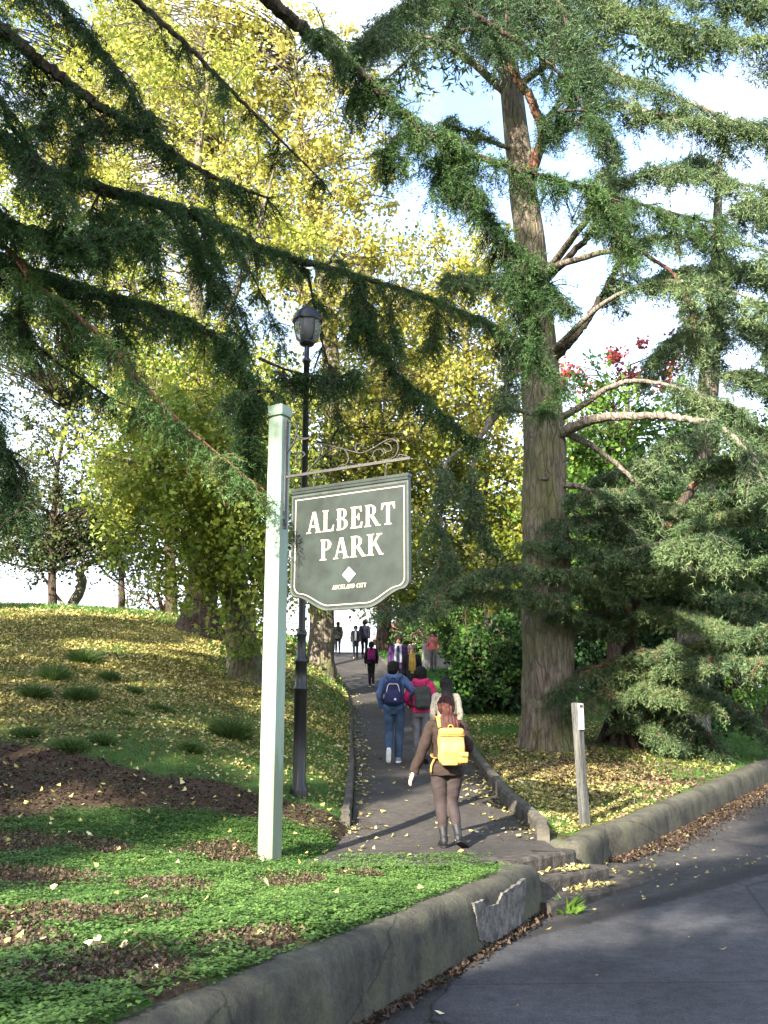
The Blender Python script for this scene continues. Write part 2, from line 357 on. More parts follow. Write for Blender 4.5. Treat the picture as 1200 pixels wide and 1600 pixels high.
# ================================================================== asphalt
def asphalt(name, lo, mid, hi, sc=60, litter=False, patch=None):
    m, nt, b, _ = newmat(name)
    a = texnoise(nt, sc, 3, .7); l = texnoise(nt, .9, 4, .6); v = N(nt, 'ShaderNodeTexVoronoi', Scale=140)
    g = nt.nodes['geo']; nt.links.new(g.outputs['Object'], v.inputs['Vector'])
    c = ramp(nt, a, [(.3, lo), (.5, mid), (.72, hi)])
    c = mixc(nt, .75, c, ramp(nt, l, [(.32, (.5, .49, .5)), (.66, (1.35, 1.3, 1.27))]), 'MULTIPLY')
    c = mixc(nt, .6, c, ramp(nt, texnoise(nt, 9, 5, .75), [(.36, (.5, .5, .5)), (.64, (1.4, 1.38, 1.36))]), 'MULTIPLY')
    st = N(nt, 'ShaderNodeTexNoise', Scale=120, Detail=2); nt.links.new(g.outputs['Object'], st.inputs['Vector'])
    c = mixc(nt, ramp(nt, st.outputs[0], [(.66, (0, 0, 0)), (.74, (.8, .8, .8))]), c, (hi[0]*2.2, hi[1]*2.1, hi[2]*2, 1))
    if patch:
        s3 = N(nt, 'ShaderNodeSeparateXYZ'); nt.links.new(g.outputs['Object'], s3.inputs[0])
        m1 = N(nt, 'ShaderNodeMath', operation='MULTIPLY_ADD'); nt.links.new(s3.outputs[0], m1.inputs[0]); m1.inputs[1].default_value = .662; m1.inputs[2].default_value = 5.46+.12
        m2 = N(nt, 'ShaderNodeMath', operation='MULTIPLY_ADD'); nt.links.new(s3.outputs[1], m2.inputs[0]); m2.inputs[1].default_value = -.749; nt.links.new(m1.outputs[0], m2.inputs[2])
        m3 = N(nt, 'ShaderNodeMath', operation='MULTIPLY_ADD'); nt.links.new(texnoise(nt, 1.7, 5, .7), m3.inputs[0]); m3.inputs[1].default_value = .5; nt.links.new(m2.outputs[0], m3.inputs[2])
        m4 = N(nt, 'ShaderNodeMath', operation='ABSOLUTE'); m5 = N(nt, 'ShaderNodeMath', operation='SUBTRACT'); m5.inputs[1].default_value = .22; nt.links.new(m3.outputs[0], m5.inputs[0]); nt.links.new(m5.outputs[0], m4.inputs[0])
        c = mixc(nt, ramp(nt, m4.outputs[0], [(.06, (.75, .75, .75)), (.22, (0, 0, 0))]), c, (.013, .012, .012, 1))
        vk = N(nt, 'ShaderNodeTexVoronoi', Scale=.33, feature='DISTANCE_TO_EDGE'); nt.links.new(mixc(nt, .25, g.outputs['Object'], N(nt, 'ShaderNodeTexNoise', Scale=3, Detail=6).outputs['Color']), vk.inputs['Vector'])
        c = mixc(nt, ramp(nt, vk.outputs[0], [(.0, (.8, .8, .8)), (.0022, (.6, .6, .6)), (.004, (0, 0, 0))]), c, (.012, .011, .011, 1))
    nt.links.new(c, b.inputs['Base Color']); b.inputs['Roughness'].default_value = .8; b.inputs['Specular IOR Level'].default_value = .35
    bump(nt, b, v.outputs[0], .9, .012)
    return m
M['road'] = asphalt('worn road asphalt', (.026, .025, .024), (.05, .047, .045), (.095, .09, .085), patch=True)
M['overlay'] = asphalt('newer road asphalt', (.03, .031, .036), (.055, .057, .064), (.10, .102, .11), 80, patch=True)
M['path'] = asphalt('path asphalt', (.03, .027, .024), (.06, .053, .046), (.10, .09, .078), 70)
def sheet(name, xs, ys, zf, keep, mat, dz):
    X, Y = np.meshgrid(xs, ys); Z = zf(X, Y)+dz; nx = len(xs); ny = len(ys)
    i = (np.arange(ny-1)[:, None]*nx+np.arange(nx-1)[None]).ravel(); F = np.stack([i, i+1, i+nx+1, i+nx], 1)
    k = keep(X, Y).ravel(); F = F[k[F].all(1)]
    mb = MB(); mb.add(np.stack([X.ravel(), Y.ravel(), Z.ravel()], 1), F)
    return tag(mb.build(name, mat, smooth=True), kind='structure')
sheet('road', axis([(-30, -2, .5), (-2, 12, .15), (12, 60, .5)]), axis([(-40, 3, .5), (3, 20, .15), (20, 70, .5)]), zroad, lambda x, y: (side_dist(x, y) < .13) & (side_dist(x, y) > -9.5), M['road'], 0)
# resurfaced layer: a strip mesh whose left edge is the joint line in the photo
jl = np.array([(-20, -37), (-1.6, .5), (.30, 6.45), (.62, 7.55), (1.05, 8.15), (1.62, 8.72), (2.62, 9.62), (3.95, 10.78), (6.3, 13.0), (9.5, 17.4), (14, 25.6), (22, 36)])
J = spline(jl, 260); T = unit(np.gradient(J, axis=0)); Nn = np.stack([T[:, 1], -T[:, 0]], 1)
mb = MB(); cols = [0, .004, .03, .3, .8, 1.6, 2.6, 4, 6]; hts = [-.004, .014, .022, .022, .022, .022, .022, .022, .022]
V = []
wobj = .02*np.sin(np.arange(260)*1.7)+.015*np.sin(np.arange(260)*.6)
for c_, h_ in zip(cols, hts):
    q = J+np.array([.88, -.475])*(c_+wobj*(c_ < .1))[:, None]; V.append(np.stack([q[:, 0], q[:, 1], zroad(q[:, 0], q[:, 1])+h_], 1))
V = np.stack(V, 1).reshape(-1, 3); k = len(cols)
i = (np.arange(259)[:, None]*k+np.arange(k-1)[None]).ravel()
mb.add(V, np.stack([i, i+k, i+k+1, i+1], 1)); tag(mb.build('road_surface', M['overlay'], smooth=True), kind='structure')
# path ribbon
ys = axis([(9.3, 20, .15), (20, 60, .4), (60, 120, 2)])
V = []
for t in np.linspace(0, 1, 9):
    l = xL(ys); r = xR(ys); x = l+(r-l)*t
    V.append(np.stack([x, ys, P(ys)+.012*np.sin(pi*t)], 1))
V = np.stack(V, 1); 
# the near end is cut along the nosing of the top step
nos0 = at_y(808, 1348, 9.66); nos1 = at_y(892, 1333, 10.38)
keepm = []
V = V.reshape(-1, 3); k = 9; n_ = len(ys)
i = (np.arange(n_-1)[:, None]*k+np.arange(k-1)[None]).ravel(); F = np.stack([i, i+1, i+k+1, i+k], 1)
a0 = np.array([1.19, 9.62]); a1 = np.array([1.80, 10.36]); dn = (a1-a0)/np.linalg.norm(a1-a0)
cr = dn[0]*(V[:, 1]-a0[1])-dn[1]*(V[:, 0]-a0[0])
F = F[(cr[F] > .02).all(1)]
# snap: pull boundary vertices just beyond the line onto it
mb = MB(); mb.add(V, F); tag(mb.build('path', M['path'], smooth=True), kind='structure')

# ================================================================== steps (three risers between the two wall ends)
M['step'] = simple('worn step concrete', (.062, .054, .046), .9, 9, .6, .9, .2, 0, .02)
steps = thing('concrete_steps', 'three low worn concrete steps between the two road wall ends', 'steps', (1.5, 9.9, 0))
nrm = np.array([dn[1], -dn[0]])
for kk, (z0, z1, off, e0, e1, dep) in enumerate(((.12, P(9.9)+.012, 0.0, -.04, .22, .55), (-.05, .30, .25, -.06, .42, .6), (-.15, .165, .52, -.25, .9, .6))):
    A = a0+nrm*off+dn*e0; B = a1+nrm*off+dn*e1
    m_ = 22; tt = np.linspace(0, 1, m_)[:, None]; L = A+(B-A)*tt
    wv = .006*np.sin(np.arange(m_)*.8+kk)+.003*np.sin(np.arange(m_)*2.3)
    prof = [(-dep, z0), (-dep, z1-.004), (-.05, z1), (-.015, z1-.006), (0, z1-.03), (.004, z0)]
    V = np.stack([np.concatenate([L+nrm*(o_+wv[:, None]*(o_ > -.1)), np.full((m_, 1), z_)], 1) for o_, z_ in prof], 1).reshape(-1, 3)
    i = (np.arange(m_-1)[:, None]*6+np.arange(5)[None]).ravel()
    mb = MB(); mb.add(V, np.stack([i, i+6, i+7, i+1], 1)); mb.poly(V[:6][::-1]); mb.poly(V[-6:])
    mb.build('step', M['step'], steps)

# ================================================================== walls along the road
m, nt, b, _ = newmat('mossy wall concrete')
n1 = texnoise(nt, 2.2, 6, .7); n2 = texnoise(nt, 30, 4, .7); st = texnoise(nt, 3, 5, .7, mapped(nt, (2.2, 2.2, .6)))
geo = N(nt, 'ShaderNodeNewGeometry'); sx = N(nt, 'ShaderNodeSeparateXYZ'); nt.links.new(geo.outputs['Normal'], sx.inputs[0])
c = ramp(nt, n1, [(.3, (.045, .042, .034)), (.52, (.088, .082, .066)), (.75, (.15, .14, .115))])
c = mixc(nt, .45, c, ramp(nt, st, [(.34, (.38, .37, .34)), (.62, (1.15, 1.12, 1.05))]), 'MULTIPLY')
c = mixc(nt, .5, c, ramp(nt, n2, [(.3, (.5, .5, .5)), (.7, (1.3, 1.3, 1.3))]), 'MULTIPLY')
vk = N(nt, 'ShaderNodeTexVoronoi', Scale=.42, feature='DISTANCE_TO_EDGE'); wv_ = mixc(nt, .2, nt.nodes['geo'].outputs['Object'], N(nt, 'ShaderNodeTexNoise', Scale=6, Detail=5).outputs['Color']); nt.links.new(wv_, vk.inputs['Vector'])
c = mixc(nt, ramp(nt, vk.outputs[0], [(.0, (.7, .7, .7)), (.0018, (.5, .5, .5)), (.0035, (0, 0, 0))]), c, (.02, .017, .013, 1))
mo = N(nt, 'ShaderNodeMath', operation='MULTIPLY'); nt.links.new(ramp(nt, st, [(.42, (0, 0, 0)), (.66, (1, 1, 1))]), mo.inputs[0]); nt.links.new(ramp(nt, n1, [(.4, (0, 0, 0)), (.6, (.6, .6, .6))]), mo.inputs[1])
c = mixc(nt, mo.outputs[0], c, (.085, .095, .03, 1))
nt.links.new(c, b.inputs['Base Color']); b.inputs['Roughness'].default_value = .92; b.inputs['Specular IOR Level'].default_value = .2
bump(nt, b, n2, .6, .02)
M['wall'] = m
def road_wall(name, line, topf, basef, label, thick=.30, closed_start=True, amp=.008):
    n = len(line); T = unit(np.gradient(line, axis=0)); Nn = np.stack([-T[:, 1], T[:, 0]], 1)
    V = []
    wob = amp*noise2(line[:, 0]*3, line[:, 1]*3, 1.2, 1)
    tz = topf(line[:, 0], line[:, 1])+wob*.8; bz = basef(line[:, 0], line[:, 1])
    prof = [(0.0, None, -.3), (-.012, None, .03), (0.0, .16, 0), (.008, .085, 0), (.03, .035, 0), (.075, .006, 0), (.16, 0, 0), (.25, .012, 0), (thick, .05, 0), (thick+.01, None, -.3)]
    for o_, dt, db in prof:
        z = (tz-dt) if dt is not None else bz+db
        q = line+Nn*(o_+wob[:, None]); V.append(np.stack([q[:, 0], q[:, 1], z], 1))
    V = np.stack(V, 1); k = len(prof); V = V.reshape(-1, 3)
    i = (np.arange(n-1)[:, None]*k+np.arange(k-1)[None]).ravel()
    mb = MB(); mb.add(V, np.stack([i, i+k, i+k+1, i+1], 1)); mb.poly(V[:k][::-1]); mb.poly(V[-k:])
    o = mb.build(name, M['wall'], smooth=True)
    return tag(o, label, 'wall')
ln = W1E-DW*np.concatenate([axis([(30, 8, 1), (8, .1, .08)])[:0], np.arange(30, 8, -1), np.arange(8, .11, -.08), [.06, .02, 0]])[:, None]
# the free end is eased round
ease = np.interp(np.arange(len(ln)), [len(ln)-4, len(ln)-1], [0, .05])
road_wall('retaining_wall', ln, lambda x, y: .475-np.interp(np.arange(len(x)), [len(x)-4, len(x)-1], [0, .03]), zroad, 'low round topped concrete wall holding up the lawn in front of the park sign')
w2 = np.vstack([spline(wall2_pts[:6], 120), spline(wall2_pts[5:], 60)[1:]])
# corner: the wall turns from the kerb of the path
cn = np.array([np.array([1.62, 11.0]), np.array([1.86, 10.82]), np.array([2.1, 10.88])])
w2 = np.vstack([spline(np.vstack([cn, w2[2:4]]), 26)[:-6], w2[3:]])
road_wall('retaining_wall', w2, lambda x, y: zroad(x, y)+.37, zroad, 'low mossy concrete wall curving away along the road below the cedars', .30)
# pale bare patch where the render has broken off
rp = [(738, 1412), (752, 1405), (757, 1415), (775, 1412), (783, 1395), (800, 1385), (819, 1373), (817, 1410), (812, 1455), (790, 1462), (765, 1472), (745, 1468)]
def on_wall1(u, v, off=.0):
    d = ray(u, v); nn = np.array([.906, -.422]); q = W1E+nn*off
    t = ((q-CAM[:2])@nn)/(d[:2]@nn); return CAM+d*t
rp3 = np.array([on_wall1(u, v) for u, v in rp])
dense = []
for a, b2 in zip(rp3, np.roll(rp3, -1, 0)):
    for t in np.linspace(0, 1, 6)[:-1]: dense.append(a+(b2-a)*t)
dense = np.array(dense); ax = np.array([DW[0], DW[1], 0]); o2 = np.stack([(dense-rp3[0])@ax, (dense-rp3[0])[:, 2]], 1)
o2 += rng.normal(size=o2.shape)*.006
M['patch'] = simple('bare grey concrete', (.16, .15, .13), .95, 14, .55, .9, .2, 0, .03)
mb = MB(); mb.prism(o2[::-1], rp3[0]-np.array([.906, -.422, 0])*.03, ax, np.array([0, 0, 1.]), .048)
pt = mb.build('wall_repair', M['patch']); pt.parent = bpy.data.objects['retaining_wall']; pt.name = 'bare_patch'
pt['label'] = 'pale bare patch where the render has broken away'

# ================================================================== kerbs along the path
M['kerb'] = simple('dark kerb concrete', (.085, .075, .06), .9, 7, .5, .5, .2, 0, .015)
def kerb(name, pts2, wd, zt, zb, label):
    p = spline(pts2, 160); T = unit(np.gradient(p, axis=0)); Nn = np.stack([-T[:, 1], T[:, 0]], 1)
    zz = P(p[:, 1]); h = np.interp(np.arange(160), np.linspace(0, 159, len(zt)), zt)
    wob = .012*noise2(p[:, 0]*4, p[:, 1]*4, 1, 2)
    prof = [(0, -.2), (0, .75), (.15, 1), (.85, 1.), (1, .8), (1, -.2)]
    V = np.stack([np.concatenate([p+Nn*(o_*wd+wob[:, None]), (zz+np.where(q > 0, h*q, q)+wob*.5)[:, None]], 1) for o_, q in prof], 1).reshape(-1, 3)
    i = (np.arange(159)[:, None]*6+np.arange(5)[None]).ravel()
    mb = MB(); mb.add(V, np.stack([i, i+6, i+7, i+1], 1)); mb.poly(V[:6][::-1]); mb.poly(V[-6:])
    return tag(mb.build(name, M['kerb']), label, 'kerb')
yk = np.array([11.75, 12.5, 13.5, 15, 17, 20, 24, 29, 34, 40, 45, 50, 56])
kerb('kerb', np.stack([xL(yk)-.02, yk], 1), .11, [.13, .12, .1, .08, .07, .07], .2, 'thin dark concrete kerb along the leafy left bank of the path')
yk = np.array([11.25, 12, 13, 14, 15, 17, 20, 24, 29, 34, 40, 46])
kerb('kerb', np.vstack([[(1.74, 10.95)], np.stack([xR(yk)+.12, yk], 1)]), .13, [.16, .19, .17, .1, .08, .08], .2, 'thicker dark kerb along the right of the path behind the steps')
# ================================================================== park sign
TH = radians(30); ARM = np.array([cos(TH), -sin(TH), 0]); NRM = np.array([-sin(TH), -cos(TH), 0]); UP = np.array([0, 0, 1.])
pb = on_ground(421, 1342)
HP = .083                                               # half width of the post
def on_arm(u, v, off=0.0):
    """(s along the arm, z) of a pixel on the upright plane of the arm through the post"""
    d = ray(u, v); q = pb+NRM*off; t = ((q-CAM)@NRM)/(d@NRM); p = CAM+d*t
    return np.array([(p-pb)@ARM, p[2]])
M['post'] = None
m, nt, b, _ = newmat('pale green post paint')
n1 = texnoise(nt, 5, 5, .65, mapped(nt, (6, 6, .5))); n2 = texnoise(nt, 2, 4)
c = ramp(nt, n1, [(.3, (.21, .32, .24)), (.6, (.28, .39, .305)), (.8, (.34, .44, .35))])
c = mixc(nt, ramp(nt, n2, [(.42, (0, 0, 0)), (.7, (.75, .75, .75))]), c, (.28, .30, .22, 1))
sz_ = N(nt, 'ShaderNodeSeparateXYZ'); nt.links.new(nt.nodes['geo'].outputs['Object'], sz_.inputs[0]); ad = N(nt, 'ShaderNodeMath', operation='MULTIPLY_ADD'); nt.links.new(n1, ad.inputs[0]); ad.inputs[1].default_value = -1.6; nt.links.new(sz_.outputs[2], ad.inputs[2])
c = mixc(nt, ramp(nt, ad.outputs[0], [(.0, (.6, .6, .6)), (.25, (0, 0, 0))]), c, (.13, .125, .075, 1))
ch = texnoise(nt, 26, 3, .7, mapped(nt, (1, 1, .35))); c = mixc(nt, ramp(nt, ch, [(.69, (0, 0, 0)), (.72, (.6, .6, .6))]), c, (.22, .20, .15, 1))
nt.links.new(c, b.inputs['Base Color']); b.inputs['Roughness'].default_value = .45
bump(nt, b, n1, .12, .01); M['post'] = m
ztop = at_y(437, 630, pb[1])[2]
RZ = np.stack([ARM, -NRM, UP], 1)
sp_ = thing('sign_post', 'tall pale green square wooden post with capped top and iron scroll arm', 'sign post', (pb[0], pb[1], pb[2]))
def square_loft(mb, secs, ch=.012):
    V = []
    for h, z in secs:
        c_ = min(ch, h*.4)
        for sx_, sy_ in ((-1, -1), (1, -1), (1, 1), (-1, 1)):
            pr = [(sx_*(h-c_), sy_*h), (sx_*h, sy_*(h-c_))]
            if sx_*sy_ > 0: pr = pr[::-1]
            if True:
                for a, e in pr: V.append(pb+ARM*a-NRM*e+UP*(z-pb[2]))
    V = np.array(V).reshape(len(secs), 8, 3)
    # order ring by angle
    r0 = V[0]-V[0].mean(0); ang = np.arctan2(r0@(-NRM), r0@ARM); o = np.argsort(ang); V = V[:, o].reshape(-1, 3)
    n = len(secs); i = np.arange(n-1)[:, None]*8; j = np.arange(8)[None]; j2 = (j+1) % 8
    mb.add(V, np.stack([i+j, i+j2, i+8+j2, i+8+j], -1).reshape(-1, 4)); mb.poly(V[:8][::-1]); mb.poly(V[-8:])
zc = ztop-.145
mb = MB(); square_loft(mb, [(HP, pb[2]-.4), (HP, pb[2]+1), (HP, pb[2]+2.2), (HP, zc-.035), (HP-.012, zc-.022)]); mb.build('post', M['post'], sp_)
mb = MB(); square_loft(mb, [(HP-.02, zc-.021), (HP-.02, zc+.001)]); mb.build('neck', M['post'], sp_)
mb = MB(); square_loft(mb, [(HP+.002, zc), (HP+.006, zc+.02), (HP+.006, zc+.10), (.004, ztop)], .006); mb.build('cap', M['post'], sp_)
# ---- iron arm
M['iron'] = simple('dark wrought iron', (.06, .056, .055), .45, 40, .3, .3, .6, .4)
ironp = lambda pts: np.array([(lambda s: pb+ARM*s[0]+UP*(s[1]-pb[2]))(on_arm(440+x*.18333, 640+y*.18333)) for x, y in pts])
br = MB()
s0, zb0 = on_arm(446, 748); s1, zb1 = on_arm(641, 713)
zbar = (zb0+zb1)/2
print('sign: base', pb, 'top', ztop, 'bar', s0, zb0, s1, zb1)
def on_bar(s, z): return pb+ARM*s+UP*(z-pb[2])
SB = HP+.012
br.box(on_bar((SB+s1)/2, zbar), ((s1-SB)/2, .010, .013), RZ)
zv0 = on_arm(447, 657)[1]; zv1 = on_arm(444, 826)[1]
arm = br.build('bracket_arm', M['iron'], sp_)
mb = MB(); mb.box(on_bar(HP+.008, (zv0+zv1)/2), (.008, .02, (zv0-zv1)/2), RZ)
for z in (zv0-.06, zv1+.04, (zv0+zv1)/2): mb.ell(on_bar(HP+.02, z), (.009, .009, .009), 8, 5)
mb.build('wall_plate', M['iron'], sp_)
SCROLLS = [[(45, 112), (85, 103), (115, 120), (135, 155), (125, 200), (150, 235), (195, 245), (240, 238), (262, 205), (248, 188)],
 [(45, 372), (65, 335), (95, 297), (150, 262), (215, 251), (252, 236)],
 [(60, 350), (90, 310), (112, 265), (128, 215), (130, 190)],
 [(140, 470), (120, 425), (140, 382), (178, 360), (200, 385), (180, 405)],
 [(205, 548), (290, 452), (380, 372), (450, 337), (515, 330), (560, 370), (572, 430), (545, 470), (505, 475), (478, 500), (480, 520)],
 [(225, 520), (310, 420), (340, 345), (325, 305), (290, 287), (252, 300)],
 [(290, 287), (390, 302), (500, 330), (600, 356), (680, 370), (780, 330), (860, 282), (930, 252), (982, 272), (996, 330), (975, 390), (940, 415), (890, 430)],
 [(655, 372), (630, 335), (642, 297), (680, 288), (702, 306), (690, 322)],
 [(800, 432), (780, 395), (800, 352), (848, 340), (872, 375), (850, 400)],
 [(868, 330), (895, 356), (938, 347), (925, 302), (880, 288)],
 [(985, 410), (1010, 385), (1040, 388), (1075, 400)]]
for sc_ in SCROLLS:
    p = spline(ironp(sc_), 8*len(sc_))
    mb = MB(); mb.tube(p, np.stack([np.full(len(p), .0065), np.full(len(p), .0105)], 1), 6, ref=np.cross(NRM, unit(p[1]-p[0]))); mb.build('scroll', M['iron'], sp_)

# ---- hanging board
bl = on_arm(459.5, 770); brt = on_arm(639, 742); bl2 = on_arm(459.5, 925); br2 = on_arm(639, 905)
print('board', bl, brt, bl2, br2)
sL, sR = bl[0], brt[0]; BW = sR-sL; BT = (bl[1]+brt[1])/2; BS = (bl2[1]+br2[1])/2
zbot = on_arm(545, 951)[1]
sm = (sL+sR)/2
O = pb+ARM*sm+UP*(BT-pb[2])        # top centre of board, plane of the arm
H = BT-zbot; SD = BT-BS
print('board width', BW, 'height', H, SD)
def outline(ins=0.0, n=8):
    w_ = BW/2-ins; r = .075; y1 = -(SD)-0; pts = [(-w_, -.055-ins if ins else 0)]
    q = []
    # left side going down, concave notch, ogee to the flat bottom
    yb = -H+ins
    yn = -SD+.01
    for t in np.linspace(0, 1, n): q.append((-w_+(r)*sin(t*pi/2), yn-r*(1-cos(t*pi/2))*1.0+ins*.3) if False else (-w_+r*(1-cos(t*pi/2)), yn-r*sin(t*pi/2)+ins*.6))
    x0, y0 = q[-1]
    xe = -w_*.36
    for t in np.linspace(0, 1, n*2)[1:]:
        s_ = t*t*(3-2*t); q.append((x0+(xe-x0)*t, y0+(yb-y0)*(s_*.75+t*.25)))
    left = pts+q
    return left+[(-x, y) for x, y in left[::-1]]
M['board'] = simple('dark green sign paint', (.024, .032, .027), .36, 5, .4, .06, .5)
M['trim'] = simple('sign edge paint', (.055, .068, .058), .45, 10, .3, .1)
M['cream'] = simple('cream sign lettering', (.62, .50, .36), .45, 30, .12, 0)
AX, AY = ARM, UP; BN = np.cross(AX, AY)         # faces the viewer
assert BN@NRM > .9
bd = thing('hanging_sign', 'dark green park name board hanging by hooks from the scroll arm', 'sign', tuple(O-UP*H/2))
mb = MB(); mb.prism(outline(), O-BN*.02, AX, AY, .04)
mb.build('panel', M['board'], bd)
# edging proud of the panel on both faces and along the sides
def band(o1, o2, z, dep):
    mb = MB(); a = np.array(o1); b_ = np.array(o2); n = len(a)
    A = O+a[:, :1]*AX+a[:, 1:]*AY+BN*z; B = O+b_[:, :1]*AX+b_[:, 1:]*AY+BN*z
    i = np.arange(n); j = (i+1) % n
    mb.add(np.vstack([A, B, A+BN*dep, B+BN*dep]), np.concatenate([np.stack([i+2*n, j+2*n, j+3*n, i+3*n], 1), np.stack([i, i+n, j+n, j], 1), np.stack([i, j, j+2*n, i+2*n], 1), np.stack([i+n, i+3*n, j+3*n, j+n], 1)]))
    return mb
band(outline(-.006), outline(.012), -.024, .048).build('edging', M['trim'], bd)
band(outline(.036), outline(.044), .0202, .002).build('border_line', M['cream'], bd)
mb = MB(); mb.box(O+UP*.006, (BW/2+.012, .036, .014), RZ); mb.box(O-UP*.022, (BW/2+.002, .03, .0135), RZ); mb.build('top_moulding', M['board'], bd)
# ---- lettering built from strokes
def G(ch):
    """strokes of a bold serif capital, cap height 1: list of polygons, and the width"""
    P_ = []
    def bar(x0, y0, x1, y1, w, horiz=False):
        if horiz: P_.append([(x0, y0-w/2), (x1, y1-w/2), (x1, y1+w/2), (x0, y0+w/2)])
        else: P_.append([(x0-w/2, y0), (x0+w/2, y0), (x1+w/2, y1), (x1-w/2, y1)])
    def serif(x, y, w, up): 
        s = 1 if up else -1; P_.append([(x-w/2, y), (x+w/2, y), (x+w/2, y+s*.035), (x+w*.22, y+s*.075), (x-w*.22, y+s*.075), (x-w/2, y+s*.035)][::(1 if up else -1)])
    def bowl(cx, cy, rx, ry, a0, a1, t0, t1, n=18):
        for k in range(n):
            u0 = a0+(a1-a0)*k/n; u1 = a0+(a1-a0)*(k+1)/n; q = []
            for u, f in ((u0, 1), (u1, 1), (u1, 0), (u0, 0)):
                e = abs(cos(u)); th = t0+(t1-t0)*e
                q.append((cx+(rx-(0 if f else th))*cos(u), cy+(ry-(0 if f else t0+(t1-t0)*0))*sin(u)) if True else 0)
            P_.append(q)
    B_, t_ = .19, .07
    if ch == 'A': bar(.13, 0, .40, 1, .08); bar(.70, 0, .44, 1, .19); P_.append([(.22, .28), (.60, .28), (.58, .35), (.24, .35)]); serif(.13, 0, .28, True); serif(.71, 0, .34, True); w = .86
    elif ch == 'L': bar(.2, 0, .2, 1, B_); serif(.2, 1, .36, False); serif(.2, 0, .36, True); P_.append([(.1, 0), (.66, 0), (.70, .28), (.64, .28), (.56, .08), (.1, .08)]); w = .74
    elif ch == 'B': bar(.2, 0, .2, 1, B_); bowl(.32, .755, .30, .245, pi/2, -pi/2, .06, .17); bowl(.32, .265, .36, .265, pi/2, -pi/2, .06, .19); 
    if ch == 'B':
        for y in (.965, .50, .035): bar(.06, y, .34, y, t_, True)
        w = .76
    elif ch == 'E':
        bar(.2, 0, .2, 1, B_); serif(.14, 1, .22, False); serif(.14, 0, .22, True)
        P_.append([(.1, 0), (.66, 0), (.70, .27), (.64, .27), (.55, .08), (.1, .08)]); P_.append([(.1, .92), (.53, .92), (.60, .75), (.66, .75), (.64, 1), (.1, 1)]); P_.append([(.2, .48), (.42, .48), (.47, .36), (.52, .36), (.52, .68), (.47, .68), (.42, .55), (.2, .55)]); w = .74
    elif ch in 'RP':
        bar(.2, 0, .2, 1, B_); serif(.2, 0, .38, True); serif(.12, 1, .14, False); bowl(.32, .73, .33, .27, pi/2, -pi/2, .06, .18)
        bar(.1, .965, .34, .965, t_, True); bar(.2, .50, .34, .50, t_, True); w = .72
        if ch == 'R': P_.append([(.32, .50), (.50, .52), (.82, .05), (.90, .05), (.90, 0), (.66, 0)]); w = .86
    elif ch == 'T': bar(.4, 0, .4, 1, B_); serif(.4, 0, .40, True); P_.append([(.04, 1), (.02, .70), (.08, .70), (.17, .91), (.63, .91), (.72, .70), (.78, .70), (.76, 1)][::-1]); w = .80
    elif ch == 'K': bar(.2, 0, .2, 1, B_); serif(.2, 0, .38, True); serif(.2, 1, .38, False); P_.append([(.24, .42), (.34, .42), (.72, .95), (.60, .95)]); P_.append([(.34, .60), (.47, .66), (.82, .05), (.90, .05), (.90, 0), (.68, 0)]); serif(.68, 1, .30, False); w = .88
    elif ch == 'U': bar(.2, .25, .2, 1, B_); bar(.66, .25, .66, 1, .09); bowl(.405, .28, .30, .28, pi, 2*pi, .08, .19); serif(.2, 1, .34, False); serif(.66, 1, .28, False); w = .82
    elif ch == 'C': bowl(.46, .5, .42, .5, pi*.22, pi*1.78, .07, .2, 28); P_.append([(.74, .62), (.82, .62), (.82, .98), (.76, .98)]); w = .86
    elif ch == 'N': bar(.17, 0, .17, 1, .09); bar(.72, 0, .72, 1, .09); P_.append([(.08, 1), (.28, 1), (.77, 0), (.62, 0)][::-1]); serif(.17, 0, .28, True); serif(.74, 1, .28, False); w = .90
    elif ch == 'D': bar(.2, 0, .2, 1, B_); bowl(.32, .5, .50, .5, pi/2, -pi/2, .07, .2, 24); bar(.06, .965, .34, .965, t_, True); bar(.06, .035, .34, .035, t_, True); w = .90
    elif ch == 'I': bar(.2, 0, .2, 1, B_); serif(.2, 0, .38, True); serif(.2, 1, .38, False); w = .42
    elif ch == 'Y': bar(.42, 0, .42, .48, B_); P_.append([(.04, 1), (.26, 1), (.52, .46), (.33, .46)][::-1]); P_.append([(.60, 1), (.72, 1), (.50, .44), (.42, .44)][::-1]); serif(.42, 0, .40, True); w = .80
    elif ch == ' ': w = .35
    return P_, w
def word(txt, c0, c1, base0, base1, capz, zoff, shear=0, name='lettering'):
    """lay txt between s=c0 and s=c1 (board metres from centre) on baseline base"""
    tot = sum(G(c)[1] for c in txt)+.06*(len(txt)-1); sx_ = (c1-c0)/tot; x = c0
    for ch in txt:
        g, w_ = G(ch)
        if g:
            mb = MB()
            for qi, q in enumerate(g):
                q = np.array(q, float); f = (x-c0)/(c1-c0)
                o2 = np.stack([x+(q[:, 0]+shear*q[:, 1])*sx_, base0+(base1-base0)*f+q[:, 1]*capz], 1)
                ar = np.sum(o2[:, 0]*np.roll(o2[:, 1], -1)-o2[:, 1]*np.roll(o2[:, 0], -1))
                if ar < 0: o2 = o2[::-1]
                mb.prism(o2, O+BN*.0195, AX, AY, zoff+.00006*(qi % 9))
            mb.build('letter', M['cream'], bd)
        x += (w_+.06)*sx_
def bpx(cx, cy): s = on_arm(400+cx/4, 600+cy/4, .02); return s[0]-sm, s[1]-BT
a0_ = bpx(316, 946); a1_ = bpx(872, 862); atop = bpx(372, 812); 
word('ALBERT', a0_[0], a1_[0], (a0_[1]+bpx(850, 866)[1])/2, (a0_[1]+bpx(850, 866)[1])/2, (bpx(345, 810)[1]-bpx(345, 941)[1]), .0035)
a0_ = bpx(398, 1110); a1_ = bpx(795, 1058)
